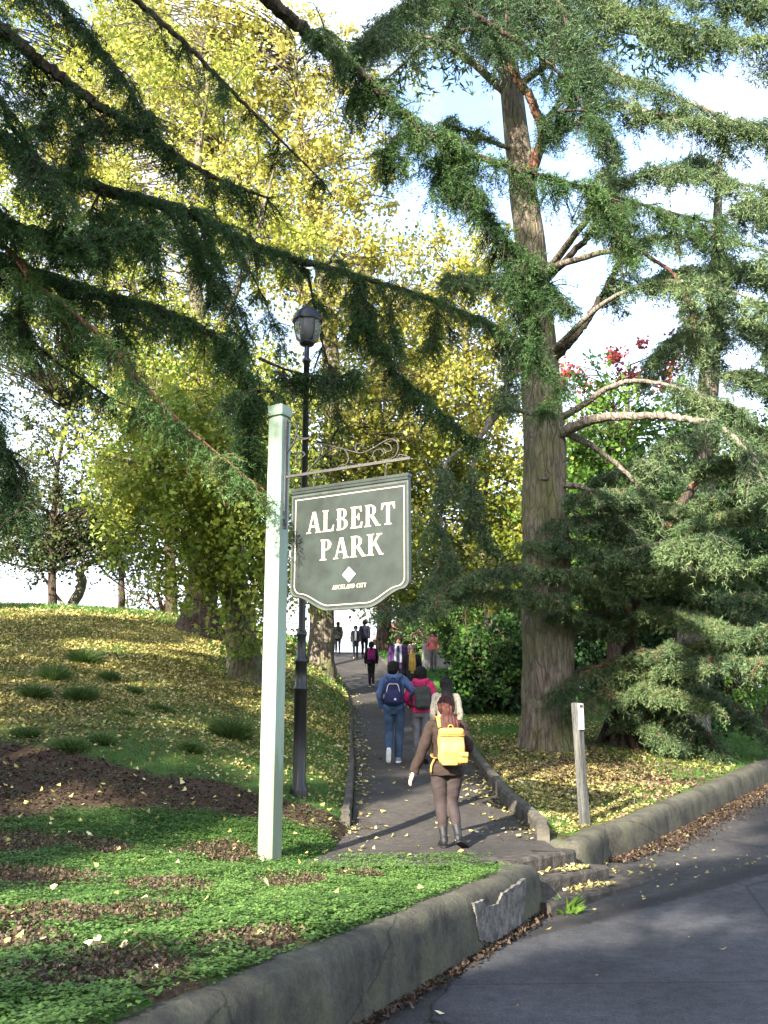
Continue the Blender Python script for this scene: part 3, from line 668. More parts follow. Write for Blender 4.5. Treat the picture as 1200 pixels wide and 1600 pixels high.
word('PARK', a0_[0], a1_[0], (a0_[1]+a1_[1])/2, (a0_[1]+a1_[1])/2, bpx(420, 978)[1]-bpx(420, 1107)[1], .0035)
a0_ = bpx(475, 1290); a1_ = bpx(688, 1264)
M['white'] = simple('white sign paint', (.78, .74, .66), .5, 30, .08, 0)
word('AUCKLAND CITY', a0_[0], a1_[0], (a0_[1]+a1_[1])/2, (a0_[1]+a1_[1])/2, bpx(500, 1260)[1]-bpx(500, 1286)[1], .003, .2)
dc = np.array(bpx(581, 1190)); dx_ = (bpx(623, 1187)[0]-bpx(540, 1193)[0])/2; dz_ = (bpx(581, 1143)[1]-bpx(581, 1238)[1])/2
mb = MB(); mb.prism([(dc[0]-dx_, dc[1]), (dc[0], dc[1]-dz_), (dc[0]+dx_, dc[1]), (dc[0], dc[1]+dz_)], O+BN*.0195, AX, AY, .0035)
em = mb.build('emblem', M['white'], bd)
mb = MB()
for tri in ([(-.16, .30), (-.02, .30), (-.04, .58)], [(.0, .30), (.20, .30), (.02, .66)], [(-.26, .22), (.26, .22), (.18, .14), (-.18, .14)]):
    mb.prism([(dc[0]+x*dx_*1.2, dc[1]+y*dz_) for x, y in tri], O+BN*.0225, AX, AY, .0015)
mb.build('sail_mark', M['board'], em)
# small round stud at the right shoulder
mb = MB(); q = np.array(bpx(945, 1240)); mb.ell(O+AX*(BW/2-.012)+AY*(q[1]), (.02, .02, .02), 10, 8); mb.build('corner_stud', M['iron'], bd)
# hooks hold the board to the arm
for hx in (on_arm(490.5, 752)[0], on_arm(602.5, 730)[0]):
    mb = MB(); c_ = on_bar(hx, zbar-.02)
    t = np.linspace(-2.4, 2.6, 18)
    mb.tube(np.array([c_+ARM*.016*cos(a)*1+UP*.022*sin(a) for a in t]), .005, 6)
    zz = np.linspace(zbar-.04, BT+.02, 6); mb.tube(np.array([on_bar(hx, z)+ARM*.008*sin(k*1.3) for k, z in enumerate(zz)]), .006, 6)
    mb.build('hook', M['iron'], bd)

# ================================================================== street lamp by the path
M['lamp'] = simple('black lamp post paint', (.012, .012, .015), .32, 8, .3, .08, .5)
m, nt, b, out = newmat('lantern glass'); b.inputs['Transmission Weight'].default_value = .85; b.inputs['Roughness'].default_value = .08; b.inputs['IOR'].default_value = 1.2; b.inputs['Base Color'].default_value = (.86, .86, .9, 1); M['glass'] = m
M['lampwhite'] = simple('white lamp gear', (.8, .78, .8), .4, 10, .1, 0)
def street_lamp(base, ht, k, label):
    t = thing('street_lamp', label, 'street lamp', base, 0, 'old style lamp posts beside the path')
    z0 = base[2]; c_ = (base[0], base[1], 0)
    zb = z0+1.62*k
    mb = MB(); mb.lathe([(.11*k, z0-.25), (.11*k, z0+.05), (.105*k, z0+.09), (.08*k, z0+.13), (.078*k, zb-.35), (.09*k, zb-.34), (.09*k, zb-.31), (.074*k, zb-.29), (.072*k, zb-.02), (.085*k, zb-.01), (.085*k, zb+.02), (.06*k, zb+.05), (.055*k, zb+.3), (.066*k, zb+.32), (.066*k, zb+.35), (.045*k, zb+.37)], c_, 20); mb.build('base', M['lamp'], t, True)
    zl = z0+ht-.52
    mb = MB(); mb.lathe([(.045*k, zb+.36), (.04*k, zl-.25), (.055*k, zl-.24), (.055*k, zl-.2), (.036*k, zl-.18), (.036*k, zl)], c_, 16); mb.build('pole', M['lamp'], t, True)
    R_ = .185
    mb = MB(); mb.lathe([(.036, zl-.02), (.09, zl+.0), (.105, zl+.03), (.10, zl+.05), (.02, zl+.06)], c_, 20); mb.build('lantern_base', M['lamp'], t, True)
    mb = MB(); mb.lathe([(.10, zl+.045), (.145, zl+.08), (R_*.93, zl+.18), (R_, zl+.33), (R_-.006, zl+.33), (R_*.9, zl+.18), (.138, zl+.085), (.094, zl+.05)], c_, 28); mb.build('lantern_glass', M['glass'], t, True)
    mb = MB(); mb.lathe([(.03, zl+.06), (.085, zl+.075), (.09, zl+.2), (.075, zl+.26), (.07, zl+.315)], c_, 12); mb.build('lamp_bulb', M['lampwhite'], t, True)
    mb = MB(); mb.lathe([(R_+.012, zl+.315), (R_+.02, zl+.335), (R_+.008, zl+.35), (R_*.97, zl+.39), (R_*.82, zl+.445), (R_*.55, zl+.49), (.05, zl+.515), (.03, zl+.53), (.03, zl+.55), (.012, zl+.57), (.001, zl+.575)], c_, 28); mb.lathe([(R_+.008, zl+.316), (.02, zl+.33)], c_, 28); mb.build('lantern_cap', M['lamp'], t, True)
    for a in np.arange(4)*pi/2+.6:
        mb = MB(); mb.tube([np.array([c_[0]+r*cos(a), c_[1]+r*sin(a), z]) for r, z in ((.105, zl+.04), (.155, zl+.08), (R_*.95+.01, zl+.18), (R_+.012, zl+.33))], .006, 6); mb.build('lantern_rib', M['lamp'], t)
    return t
lb = on_ground(467, 1243); lt = at_y(472, 481, lb[1])[2]
print('lamp', lb, lt)
street_lamp(lb, lt-lb[2], lb[1]/12*.95, 'black lamp post with glass lantern right behind the green sign post')
lb2 = on_ground(503, 1036); lt2 = lb2[2]+5.6
street_lamp(lb2, 5.6, 1.0, 'distant black lamp post at the left edge of the path near the crest')

# ================================================================== small marker post
mb_ = on_ground(914, 1291)
M['timber'] = barkmat('weathered grey timber', (.06, .06, .055, 1), (.14, .138, .125, 1), None, (12, 12, 1.2), 0)
t = thing('marker_post', 'short grey timber post with a small white plate near the right wall', 'marker post', mb_)
hm = at_y(905, 1098, mb_[1])[2]-mb_[2]
am = radians(-42); fx = np.array([cos(am), sin(am), 0]); fy = np.array([-sin(am), cos(am), 0]); R_ = np.stack([fx, fy, UP], 1)
lean = np.array([-.02, 0, 0])
mb = MB(); 
V = []
for z, hx, hy in ((-.2, .043, .05), (0, .043, .05), (hm*.5, .043, .05), (hm-.015, .043, .05), (hm, .036, .043)):
    for a, e in ((-1, -1), (1, -1), (1, 1), (-1, 1)): V.append(mb_+lean*(z/hm)*2+fx*a*hx+fy*e*hy+UP*z)
i = np.arange(4)[:, None]*4; j = np.arange(4)[None]
mb.add(V, np.stack([i+j, i+(j+1) % 4, i+4+(j+1) % 4, i+4+j], -1).reshape(-1, 4)); mb.poly(np.array(V[-4:])); mb.build('post', M['timber'], t)
M['plate'] = simple('white enamel plate', (.82, .83, .85), .3, 20, .05, 0)
mb = MB(); c_ = mb_+lean*1.75+fx*.05+UP*(hm-.16); mb.box(c_, (.006, .052, .15), R_)
mb.build('plate', M['plate'], t)
mb = MB(); mb.box(c_+fx*.004+UP*.12, (.006, .03, .018), R_); mb.build('plate_clip', M['bark_red'], t)

# ================================================================== far building and low wall beyond the path
M['render'] = simple('pinkish house render', (.46, .34, .29), .85, 3, .15, .2)
M['winglass'] = simple('dark window glass', (.03, .035, .045), .12, 4, .3, 0)
M['roof'] = simple('red brown roof tiles', (.16, .07, .05), .8, 8, .3, .3)
hb = np.array([4.5, 105, 5.2])
t = thing('house', 'pinkish house with dark windows far beyond the crest of the path', 'house', hb)
mb = MB(); mb.box(hb+np.array([0, 3, 2.9]), (5.2, 3, 3.1)); mb.build('wall', M['render'], t)
mb = MB(); e = [(-5.7, -.5, 5.9), (5.7, -.5, 5.9), (5.7, 6.5, 5.9), (-5.7, 6.5, 5.9), (-3.5, 3, 8.2), (3.5, 3, 8.2)]; mb.add(np.array(e)+hb, [[0, 1, 5, 4], [2, 3, 4, 5]]); mb.add(np.array(e)+hb, [[1, 2, 5], [3, 0, 4]]); mb.poly(np.array(e[:4])[::-1]+hb+[0, 0, -.01]); mb.build('roof', M['roof'], t)
for x in (-3.8, -1.3, 1.3, 3.8):
    for z in (1.7, 4.3):
        mb = MB(); mb.box(hb+np.array([x, -.02, z]), (.6, .05, .75)); wn = mb.build('window', M['render'], t)
        mb = MB(); mb.box(hb+np.array([x, -.06, z]), (.5, .03, .65)); mb.build('pane', M['winglass'], wn)
gwp = on_ground(700, 1048)
M['gwall'] = simple('pale grey garden wall', (.27, .25, .24), .9, 3, .25, .4)
A = np.array([gwp[0]-.9, gwp[1]+.3]); B = np.array([gwp[0]+5, gwp[1]+2.5]); L = A+(B-A)*np.linspace(0, 1, 12)[:, None]
dl = unit(B-A); nl = np.array([-dl[1], dl[0]]); mb = MB(); V = []
for o_, dz in ((0, -.5), (0, 1.0), (-.04, 1.0), (-.04, 1.1), (.3, 1.1), (.3, 1.0), (.26, 1.0), (.26, -.5)):
    q = L+nl*o_; V.append(np.stack([q[:, 0], q[:, 1], gwp[2]+np.linspace(0, -.3, 12)+dz], 1))
V = np.stack(V, 1).reshape(-1, 3); i = (np.arange(11)[:, None]*8+np.arange(7)[None]).ravel(); mb.add(V, np.stack([i, i+8, i+9, i+1], 1)); mb.poly(V[:8][::-1]); mb.poly(V[-8:])
tag(mb.build('garden_wall', M['gwall']), 'low pale grey garden wall behind the bank right of the path', 'wall')
# ================================================================== people
def remesh(mb, name, mat, parent, vox, it=2, fac=.5, fold=0):
    me = mb.mesh(name+'_src', mat); o = bpy.data.objects.new(name+'_src', me); COL.objects.link(o)
    r = o.modifiers.new('r', 'REMESH'); r.mode = 'VOXEL'; r.voxel_size = vox; r.use_smooth_shade = True
    if it: s = o.modifiers.new('s', 'SMOOTH'); s.iterations = it; s.factor = fac
    bpy.context.view_layer.update(); dg = bpy.context.evaluated_depsgraph_get()
    m2 = bpy.data.meshes.new_from_object(o.evaluated_get(dg)); m2.name = name
    bpy.data.objects.remove(o); bpy.data.meshes.remove(me)
    if fold:
        k_ = len(m2.vertices); co = np.empty(k_*3, np.float32); m2.vertices.foreach_get('co', co); co = co.reshape(-1, 3); no = np.empty(k_*3, np.float32); m2.vertex_normals.foreach_get('vector', no); no = no.reshape(-1, 3)
        x, y, z = co.T; ph = rng.uniform(0, 6.28, 6)
        if fold > 0: d_ = np.sin(z*38+x*19+3*np.sin(x*11+ph[0])+ph[1])*.5+np.sin(z*61-x*33+y*25+2*np.sin(z*14+ph[2])+ph[3])*.35+np.sin(x*47+y*41+z*23+ph[4])*.3
        else: d_ = np.sin(np.arctan2(x, -y)*34+z*9+1.2*np.sin(z*22))*.6+np.sin(x*190+1.5*np.sin(z*26))*.6
        m2.vertices.foreach_set('co', (co+no*(abs(fold)*d_)[:, None]).astype(np.float32).ravel()); m2.update()
    m2.materials.clear(); m2.materials.append(mat)
    m2.polygons.foreach_set('use_smooth', np.ones(len(m2.polygons), bool))
    n = bpy.data.objects.new(name, m2); COL.objects.link(n); n.parent = parent; return n
def blob(mb, c, r, R=None, n=14, m=9):
    th = np.linspace(.12, pi-.12, m); pts = np.stack([0*th, 0*th, -np.cos(th)], 1)
    b = MB().tube(pts, np.stack([np.sin(th)]*2, 1), n, ref=(1, 0, 0)); V = b.v[0]*np.asarray(r)
    if R is not None: V = V@np.asarray(R).T
    n0 = mb.n; mb.add(V+np.asarray(c), b.f[4][0]); mb.f.setdefault(n, []).append(b.f[n][0]+n0); mb.mi.setdefault(n, []).append(np.zeros(2, np.int32))
def rbox(mb, c, h, R=None, e=.35, n=24, m=14, mi=0):
    f = lambda a, p: np.sign(a)*np.abs(a)**p
    u = np.linspace(-pi/2+.03, pi/2-.03, m); v = np.linspace(-pi, pi, n, endpoint=False); U, Vv = np.meshgrid(u, v, indexing='ij')
    P_ = np.stack([f(np.cos(U), e)*f(np.cos(Vv), e)*h[0], f(np.cos(U), e)*f(np.sin(Vv), e)*h[1], f(np.sin(U), e)*h[2]], -1).reshape(-1, 3)
    if R is not None: P_ = P_@np.asarray(R).T
    i = np.arange(m-1)[:, None]*n; j = np.arange(n)[None]; j2 = (j+1) % n; n0 = mb.n
    mb.add(P_+np.asarray(c), np.stack([i+j, i+j2, i+n+j2, i+n+j], -1).reshape(-1, 4), None, mi)
    mb.f.setdefault(n, []).append(np.array([np.arange(n)[::-1]+n0, np.arange(n)+n0+(m-1)*n], np.int32)); mb.mi.setdefault(n, []).append(np.full(2, mi, np.int32))
def hand(mb, w, d, nrm, s, side, curl=.5):
    d = unit(np.asarray(d, float)); nrm = unit(nrm-d*(nrm@d)); lat = np.cross(d, nrm)*side
    mb.tube([w-d*.02*s, w+d*.015*s, w+d*.05*s, w+d*.09*s], np.array([(.026, .02), (.032, .018), (.041, .016), (.039, .013)])*s, 10, ref=lat)
    for k, (o_, L) in enumerate(((-.030, .066), (-.010, .077), (.011, .072), (.030, .056))):
        p = w+d*.082*s+lat*o_*s; q = [p]; a = 0
        for j, f in enumerate((.45, .32, .23)):
            a += curl*(.7+.1*k); p = p+(d*cos(a)+nrm*sin(a)+lat*o_*1.0*(j == 0))*L*f*s; q.append(p)
        mb.tube(spline(np.array(q), 8), np.linspace(.0088, .0068, 8)*s, 7)
    p = w+d*.025*s-lat*.032*s; q = [p, p+(d*.6-lat*.65+nrm*.3)*.035*s, p+(d*1.6-lat*.75+nrm*.7)*.036*s]; mb.tube(spline(np.array(q), 7), np.linspace(.0125, .008, 7)*s, 7)
def cloth(name, c, var=.2, sc=9, rough=.85, bd=.012):
    m, nt, b, _ = newmat(name); n = texnoise(nt, sc, 4, .6); f = texnoise(nt, 5, 3, .5, mapped(nt, (1, 1, 2.2)), 1.5)
    lo = tuple(x*(1-var) for x in c[:3])+(1,); hi = tuple(min(1, x*(1+var)) for x in c[:3])+(1,)
    nt.links.new(ramp(nt, n, [(.3, lo), (.7, hi)]), b.inputs['Base Color']); b.inputs['Roughness'].default_value = rough; b.inputs['Specular IOR Level'].default_value = .25
    bump(nt, b, f, .7, bd); return m
skin_mats = {}
def skin(c=(.48, .30, .215)):
    if c not in skin_mats:
        m = simple('skin', c, .5, 6, .08, .05, .4); m.node_tree.nodes['Principled BSDF'].inputs['Subsurface Weight'].default_value = .08; skin_mats[c] = m
    return skin_mats[c]
def hairmat(name, c):
    m, nt, b, _ = newmat(name); n = texnoise(nt, 6, 4, .6, mapped(nt, (9, 9, .8)))
    nt.links.new(ramp(nt, n, [(.35, tuple(x*.5 for x in c)+(1,)), (.65, tuple(x*1.6 for x in c)+(1,))]), b.inputs['Base Color']); b.inputs['Roughness'].default_value = .6; b.inputs['Specular IOR Level'].default_value = .25; bump(nt, b, n, 1, .012); return m
H_BLACK = hairmat('black hair', (.010, .008, .008)); H_RED = hairmat('reddish brown hair', (.045, .013, .009)); H_BROWN = hairmat('brown hair', (.045, .022, .013)); H_GREY = hairmat('grey brown hair', (.12, .09, .07))
EYE = simple('eye', (.02, .015, .012), .2, 5, 0, 0); LIP = simple('lips', (.33, .12, .10), .5, 5, .1, 0)
SOLE = simple('white sole', (.75, .75, .73), .6, 20, .1, 0)
def person(label, base, rz, H, hair, top, trousers, shoes, legs=None, arms=None, vox=.012, head_yaw=0, sleeve=.055, sleeve_end=.045, hem=.86, hood=False, hairstyle='short', leg_r=(.092, .068, .055), coat=False, flare=1.0, sk=None, bigsole=False, shirt=None, boot=False, group=None, cuff=.0, scarf=None, curl=.5):
    s = H/1.70; t = thing('person', label, 'person', base, rz, group); sk = sk or skin()
    LG = dict(L=((-.088, 0, .90), (-.085, .03, .49), (-.085, -.01, .085), (-.1, 1, 0)), R=((.088, 0, .90), (.085, .03, .49), (.085, -.01, .085), (.1, 1, 0)))
    AR = dict(L=((-.175, 0, 1.395), (-.235, -.03, 1.12), (-.225, .04, .88)), R=((.175, 0, 1.395), (.235, -.03, 1.12), (.225, .04, .88)))
    LG.update(legs or {}); AR.update(arms or {})
    A = lambda p: np.array(p, float)*s
    cy, sy_ = cos(head_yaw), sin(head_yaw); Rh = np.array([[cy, -sy_, 0], [sy_, cy, 0], [0, 0, 1]])
    hp = lambda p: A((0, -.005, 0))+(Rh@np.array([p[0], p[1], 0]))*s+np.array([0, 0, p[2]*s])
    # ---- body: one continuous skin surface
    b = MB()
    b.tube([A((0, 0, z)) for z in (.86, .93, 1.05, 1.18, 1.30, 1.39, 1.43)], np.array([(.13, .085), (.15, .10), (.125, .085), (.14, .095), (.155, .10), (.15, .075), (.07, .055)])*s, 18, ref=(1, 0, 0))
    b.tube([A((0, -.005, 1.38)), A((0, 0, 1.45)), hp((0, .01, 1.52)), hp((0, .012, 1.56))], np.array([.06, .054, .053, .05])*s, 12)
    blob(b, hp((0, -.004, 1.60)), np.array([.073, .09, .098])*s, Rh); blob(b, hp((0, .034, 1.545)), np.array([.054, .056, .062])*s, Rh)
    blob(b, hp((0, .093, 1.572)), np.array([.013, .018, .022])*s, Rh)
    for x in (-1, 1): blob(b, hp((x*.074, 0, 1.582)), np.array([.012, .02, .031])*s, Rh)
    for k in 'LR':
        q = [A(p) for p in LG[k][:3]]; x = -1 if k == 'L' else 1
        b.tube(spline(np.array([q[0]+[0, 0, .03*s], q[0]*.5+q[1]*.5+[x*.006*s, .012*s, 0], q[1], q[1]*.62+q[2]*.38+[0, -.016*s, 0], q[2]]), 15), np.interp(np.linspace(0, 1, 15), [0, .25, .5, .7, 1], [.082, .07, .052, .052, .034])*s, 12)
        fd = unit(np.array(LG[k][3], float)); b.tube([q[2]+fd*(-.05*s)-[0, 0, .035*s], q[2]+fd*.05*s-[0, 0, .03*s], q[2]+fd*.15*s-[0, 0, .05*s]], np.array([.032, .036, .022])*s, 10)
        q = [A(p) for p in AR[k]]
        b.tube(spline(np.array([q[0]*.75+A((0, 0, 1.36))*.25, q[0], q[0]*.5+q[1]*.5, q[1], q[1]*.6+q[2]*.4, q[2]]), 16), np.interp(np.linspace(0, 1, 16), [0, .2, .4, .6, .75, 1], [.05, .052, .042, .035, .034, .024])*s, 10)
        d = q[2]-q[1]; hand(b, q[2], d, unit(np.array([-x*.9, .35, 0])), s, x*-1, curl)
    body = remesh(b, 'body', sk, t, min(vox, .009), 1)
    for x in (-1, 1):
        m_ = MB(); blob(m_, hp((x*.032, .079, 1.592)), np.array([.012, .008, .007])*s, Rh, 8, 6); m_.build('eye', EYE, body, True, local=True)
    m_ = MB(); blob(m_, hp((0, .087, 1.528)), np.array([.024, .006, .007])*s, Rh, 8, 6); m_.build('mouth', LIP, body, True, local=True)
    # ---- trousers
    g = MB()
    if not coat or True:
        g.tube([A((0, 0, z)) for z in (.80, .87, .95, 1.03)], np.array([(.14, .095), (.172, .118), (.165, .112), (.14, .10)])*s, 18, ref=(1, 0, 0))
        for k in 'LR':
            q = [A(p) for p in LG[k][:3]]; x = -1 if k == 'L' else 1
            e = q[2]+(q[1]-q[2])*(.28 if boot else .02)
            g.tube(spline(np.array([q[0]+[0, -.01*s, .04*s], q[0]*.5+q[1]*.5+[x*.008*s, .006*s, 0], q[1], q[1]*.62+q[2]*.38+[0, -.014*s, 0], e]), 16), np.interp(np.linspace(0, 1, 16), [0, .25, .5, .7, 1], [leg_r[0], leg_r[0]*.9, leg_r[1], leg_r[1]*.98, leg_r[2]])*s, 14)
    remesh(g, 'trousers', trousers, t, vox, 2, fold=.0035)
    # ---- top
    g = MB(); hz = hem
    zz = np.array([hz, hz+.06, .97, 1.06, 1.18, 1.30, 1.39, 1.435, 1.46]); zz = np.maximum.accumulate(np.maximum(zz, [hz, hz+.04, hz+.08, 1.0, 1.1, 1.2, 1.3, 1.4, 1.44]))
    rr = np.array([(.182*flare, .132*flare), (.184*flare, .134*flare), (.172, .125), (.155, .118), (.165, .122), (.182, .125), (.178, .10), (.10, .075), (.066, .062)])*s
    g.tube([A((0, -.004, z)) for z in zz], rr, 22, ref=(1, 0, 0))
    for k in 'LR':
        q = [A(p) for p in AR[k]]; e = q[2]+(q[1]-q[2])*cuff
        g.tube(spline(np.array([q[0]*.72+A((0, 0, 1.35))*.28, q[0]+[0, 0, -.005*s], q[0]*.5+q[1]*.5, q[1], q[1]*.6+e*.4, e]), 18), np.interp(np.linspace(0, 1, 18), [0, .2, .4, .6, .75, 1], [.062, .068, sleeve*1.08, sleeve, sleeve*.9, sleeve_end])*s, 14)
    if hood:
        g.tube(spline(np.array([A((-.085, .03, 1.455)), A((-.11, -.05, 1.46)), A((0, -.105, 1.43)), A((.11, -.05, 1.46)), A((.085, .03, 1.455))]), 14), np.array([.03, .04, .05, .058, .062, .066, .068, .068, .066, .062, .058, .05, .04, .03])*s*.8, 12)
        blob(g, A((0, -.10, 1.40)), np.array([.10, .045, .075])*s)
    else: g.tube([A((0, -.006, 1.42)), A((0, 0, 1.485))], np.array([(.075, .07), (.064, .062)])*s, 14, ref=(1, 0, 0))
    remesh(g, 'jacket' if not coat else 'coat', top, t, vox, 2, fold=.0055)
    # ---- shoes
    for k in 'LR':
        q2 = A(LG[k][2]); fd = unit(np.array(LG[k][3], float)); kn = A(LG[k][1]); up = unit(kn-q2); upf = unit(up-fd*(up@fd))
        g = MB(); lat = np.cross(fd, upf); pts = [q2+fd*a*s+upf*z*s for a, z in ((-.065, -.035), (-.04, -.03), (.03, -.03), (.10, -.045), (.165, -.055), (.185, -.06))]
        g.tube(pts, np.array([(.026, .035), (.036, .045), (.04, .046), (.044, .034), (.036, .022), (.018, .012)])*s, 12, ref=lat)
        if boot: g.tube([q2+fd*(-.012)*s-upf*.02*s, q2+upf*.05*s-fd*.01*s, q2+up*.15*s], np.array([.048, .046, .055])*s, 14)
        sh = remesh(g, 'boot' if boot else 'shoe', shoes, t, min(vox, .01), 1)
        g = MB(); th_ = .014 if not bigsole else .024
        rbox(g, q2+fd*.055*s-upf*(.078)*s, np.array([.128, .044, th_])*s, np.stack([fd, lat, upf], 1), .5, 18, 8); g.build('sole', SOLE if bigsole else shoes, sh, True, local=True)
    # ---- hair
    g = MB(); hc = hp((0, -.018, 1.622))
    blob(g, hc, np.array([.106, .112, .108])*s, Rh); blob(g, hp((0, -.035, 1.575)), np.array([.102, .092, .094])*s, Rh)
    blob(g, hp((0, .045, 1.685)), np.array([.07, .05, .036])*s, Rh)
    if hairstyle == 'long':
        g.tube(spline(np.array([hp((0, -.05, 1.63)), hp((0, -.075, 1.54)), A((.0, -.10, 1.45)), A((.01, -.135, 1.34)), A((.015, -.145, 1.23)), A((.02, -.14, 1.17))]), 16), np.stack([np.interp(np.linspace(0, 1, 16), [0, .3, .6, .85, 1], [.09, .085, .115, .11, .06]), np.interp(np.linspace(0, 1, 16), [0, .3, .6, 1], [.06, .045, .03, .012])], 1)*s, 18, ref=(1, 0, 0))
        pass
    if hairstyle == 'bob':
        for x in (-1, 1): g.tube(spline(np.array([hp((x*.06, .01, 1.65)), hp((x*.082, .0, 1.57)), hp((x*.075, -.01, 1.49))]), 8), np.linspace(.03, .025, 8)*s, 8)
        g.tube([hp((0, -.07, 1.62)), hp((0, -.075, 1.54)), hp((0, -.07, 1.48))], np.array([(.075, .04), (.08, .04), (.075, .035)])*s, 12, ref=Rh[:, 0])
    if hairstyle == 'ponytail':
        g.tube(spline(np.array([hp((0, -.095, 1.59)), hp((.0, -.125, 1.55)), A((.01, -.125, 1.48)), A((.025, -.145, 1.41)), A((.05, -.16, 1.35)), A((.075, -.16, 1.30))]), 16), np.stack([np.interp(np.linspace(0, 1, 16), [0, .15, .45, .75, 1], [.04, .045, .095, .125, .07]), np.interp(np.linspace(0, 1, 16), [0, .2, .5, 1], [.035, .04, .035, .012])], 1)*s, 18, ref=(1, 0, 0))
        g.tube(spline(np.array([hp((.02, -.11, 1.55)), A((.06, -.13, 1.46)), A((.12, -.13, 1.38)), A((.16, -.11, 1.33))]), 9), np.stack([np.linspace(.04, .02, 9), np.linspace(.03, .008, 9)], 1)*s, 12, ref=(1, 0, 0))
    ho = remesh(g, 'hair', hair, t, min(vox, .008), 1, fold=-.0035)
    if hairstyle == 'ponytail':
        g = MB(); a = np.linspace(0, 2*pi, 17); c_ = hp((.004, -.115, 1.565)); g.tube([c_+np.array([cos(k)*.042, sin(k)*.012, sin(k)*.036])*s for k in a], .016*s, 8, cap=False); g.build('hair_tie', cloth('rust hair tie', (.12, .035, .014)), ho, True, local=True)
    if scarf is not None:
        g = MB(); a = np.linspace(0, 2*pi, 15); g.tube([A((cos(k)*.085, sin(k)*.085, 1.455+.01*sin(2*k))) for k in a], .03*s, 8, cap=False)
        for x in (-1, 1): g.tube(spline(np.array([A((x*.05, .09, 1.44)), A((x*.065, .135, 1.32)), A((x*.07, .14, 1.15)), A((x*.07, .135, 1.0))]), 10), np.full((10, 2), (.036, .012))*s, 10, ref=(1, 0, 0))
        remesh(g, 'scarf', scarf, t, vox, 1)
    if shirt is not None:
        g = MB(); g.tube([A((0, .115, z)) for z in (.92, 1.1, 1.25, 1.38, 1.44)], np.array([(.05, .02), (.055, .024), (.06, .022), (.045, .02), (.03, .01)])*s, 12, ref=(1, 0, 0)); remesh(g, 'shirt', shirt, t, vox, 1)
    return t, s
def pack(label, pbase, rz, s, main, pocket, strap, w=.15, h=.21, d=.075, zc=1.17, yb=-.135, style='plain', piping=None, straps=True, off=0):
    c_, s_ = cos(rz), sin(rz); L = np.array([off, yb-d*.9, zc])*s; base = np.array(pbase)+np.array([L[0]*c_-L[1]*s_, L[0]*s_+L[1]*c_, L[2]])
    t = thing('backpack', label, 'backpack', base, rz)
    g = MB(); rbox(g, (0, 0, 0), np.array([w, d, h])*s, None, .42, 32, 20); rbox(g, (0, -.01*s, -h*.35*s), np.array([w*.98, d*1.1, h*.6])*s, None, .45, 32, 16); bo = remesh(g, 'bag', main, t, .009, 2, fold=.004)
    def bx(name, c, hh, mat, e=.3, par=t):
        g = MB(); rbox(g, np.array(c)*s, np.array(hh)*s, None, e, 24, 12); return g.build(name, mat, par, True, local=True)
    if style == 'flap':
        bx('front_flap', (-.03, -d*1.2, -.10), (.085, .014, .05), pocket, .25); bx('front_panel', (-.03, -d*1.12, -.15), (.095, .02, .055), main, .3); f = bx('side_pocket', (w*.86, -.035, -.125), (.052, .06, .06), pocket, .35); bx('pocket_flap', (w*.86, -.05, -.085), (.056, .062, .028), main, .3)
        for q in ((-.09, -d*1.2-.013, -.135), (.03, -d*1.2-.013, -.135), (w*.82, -.115, -.10), (w*1.08, -.085, -.09)):
            g = MB(); blob(g, np.array(q)*s, np.array([.007, .005, .007])*s, None, 8, 6); g.build('press_stud', M['iron'], t, True, local=True)
        bx('top_lid', (0, -.015, h*.80), (w*.95, d*1.02, .045), main, .5); bx('lid_edge', (0, -.015, h*.60), (w*1.0, d*1.06, .007), pocket, .4)
    else:
        bx('front_pocket', (0, -d*1.02, -h*.38), (w*.78, d*.42, h*.42), pocket, .4)
        if piping is not None:
            for x in (-1, 1):
                g = MB(); g.tube(spline(np.array([(x*w*.82, -d*.75, -h*.45), (x*w*.72, -d*1.0, h*.15), (x*w*.5, -d*1.0, h*.62), (0, -d*.99, h*.66)])*s, 16), .0065*s, 6); g.build('piping', piping, t, True, local=True)
            g = MB(); a = np.linspace(0, 2*pi, 20, endpoint=False); g.prism(np.stack([np.cos(a), np.sin(a)], 1)*.019*s, np.array([w*.25, -d*1.42, -h*.52])*s, np.array([1., 0, 0]), UP, .004); g.build('badge', piping, t, local=True)
    g = MB(); g.tube(spline(np.array([(-.03, d*.4, h*.96), (-.02, d*.3, h*1.13), (.02, d*.3, h*1.13), (.03, d*.4, h*.96)])*s, 10), .008*s, 7); g.build('handle', strap, t, True, local=True)
    if straps:
        for x in (-1, 1):
            P_ = np.array([(x*.085, -.12, 1.35), (x*.10, -.075, 1.452), (x*.108, 0, 1.478), (x*.115, .075, 1.445), (x*.122, .145, 1.33), (x*.135, .14, 1.17), (x*.165, .06, 1.06), (x*.17, -.06, 1.01), (x*.13, -.14, 1.0)])*s-L
            g = MB(); g.tube(spline(P_, 34), np.full((34, 2), (.026, .007))*s, 10, ref=(1, 0, 0)); g.build('strap', strap, t, True, local=True)
        if style == 'flap':
            g = MB(); g.tube(spline(np.array([(-.15, -.10, 1.0), (-.19, -.11, .92), (-.20, -.12, .84)])*s-L, 8), np.full((8, 2), (.012, .004))*s, 8, ref=(1, 0, 0)); g.build('loose_strap', strap, t, True, local=True)
    return t
def on_path(u, v):
    p = on_ground(u, v); p[2] = P(p[1])+.012; return p
def at_path(u, Y):
    x = at_y(u, 1100, Y)[0]; return np.array([x, Y, float(P(Y))+.012])
C = cloth
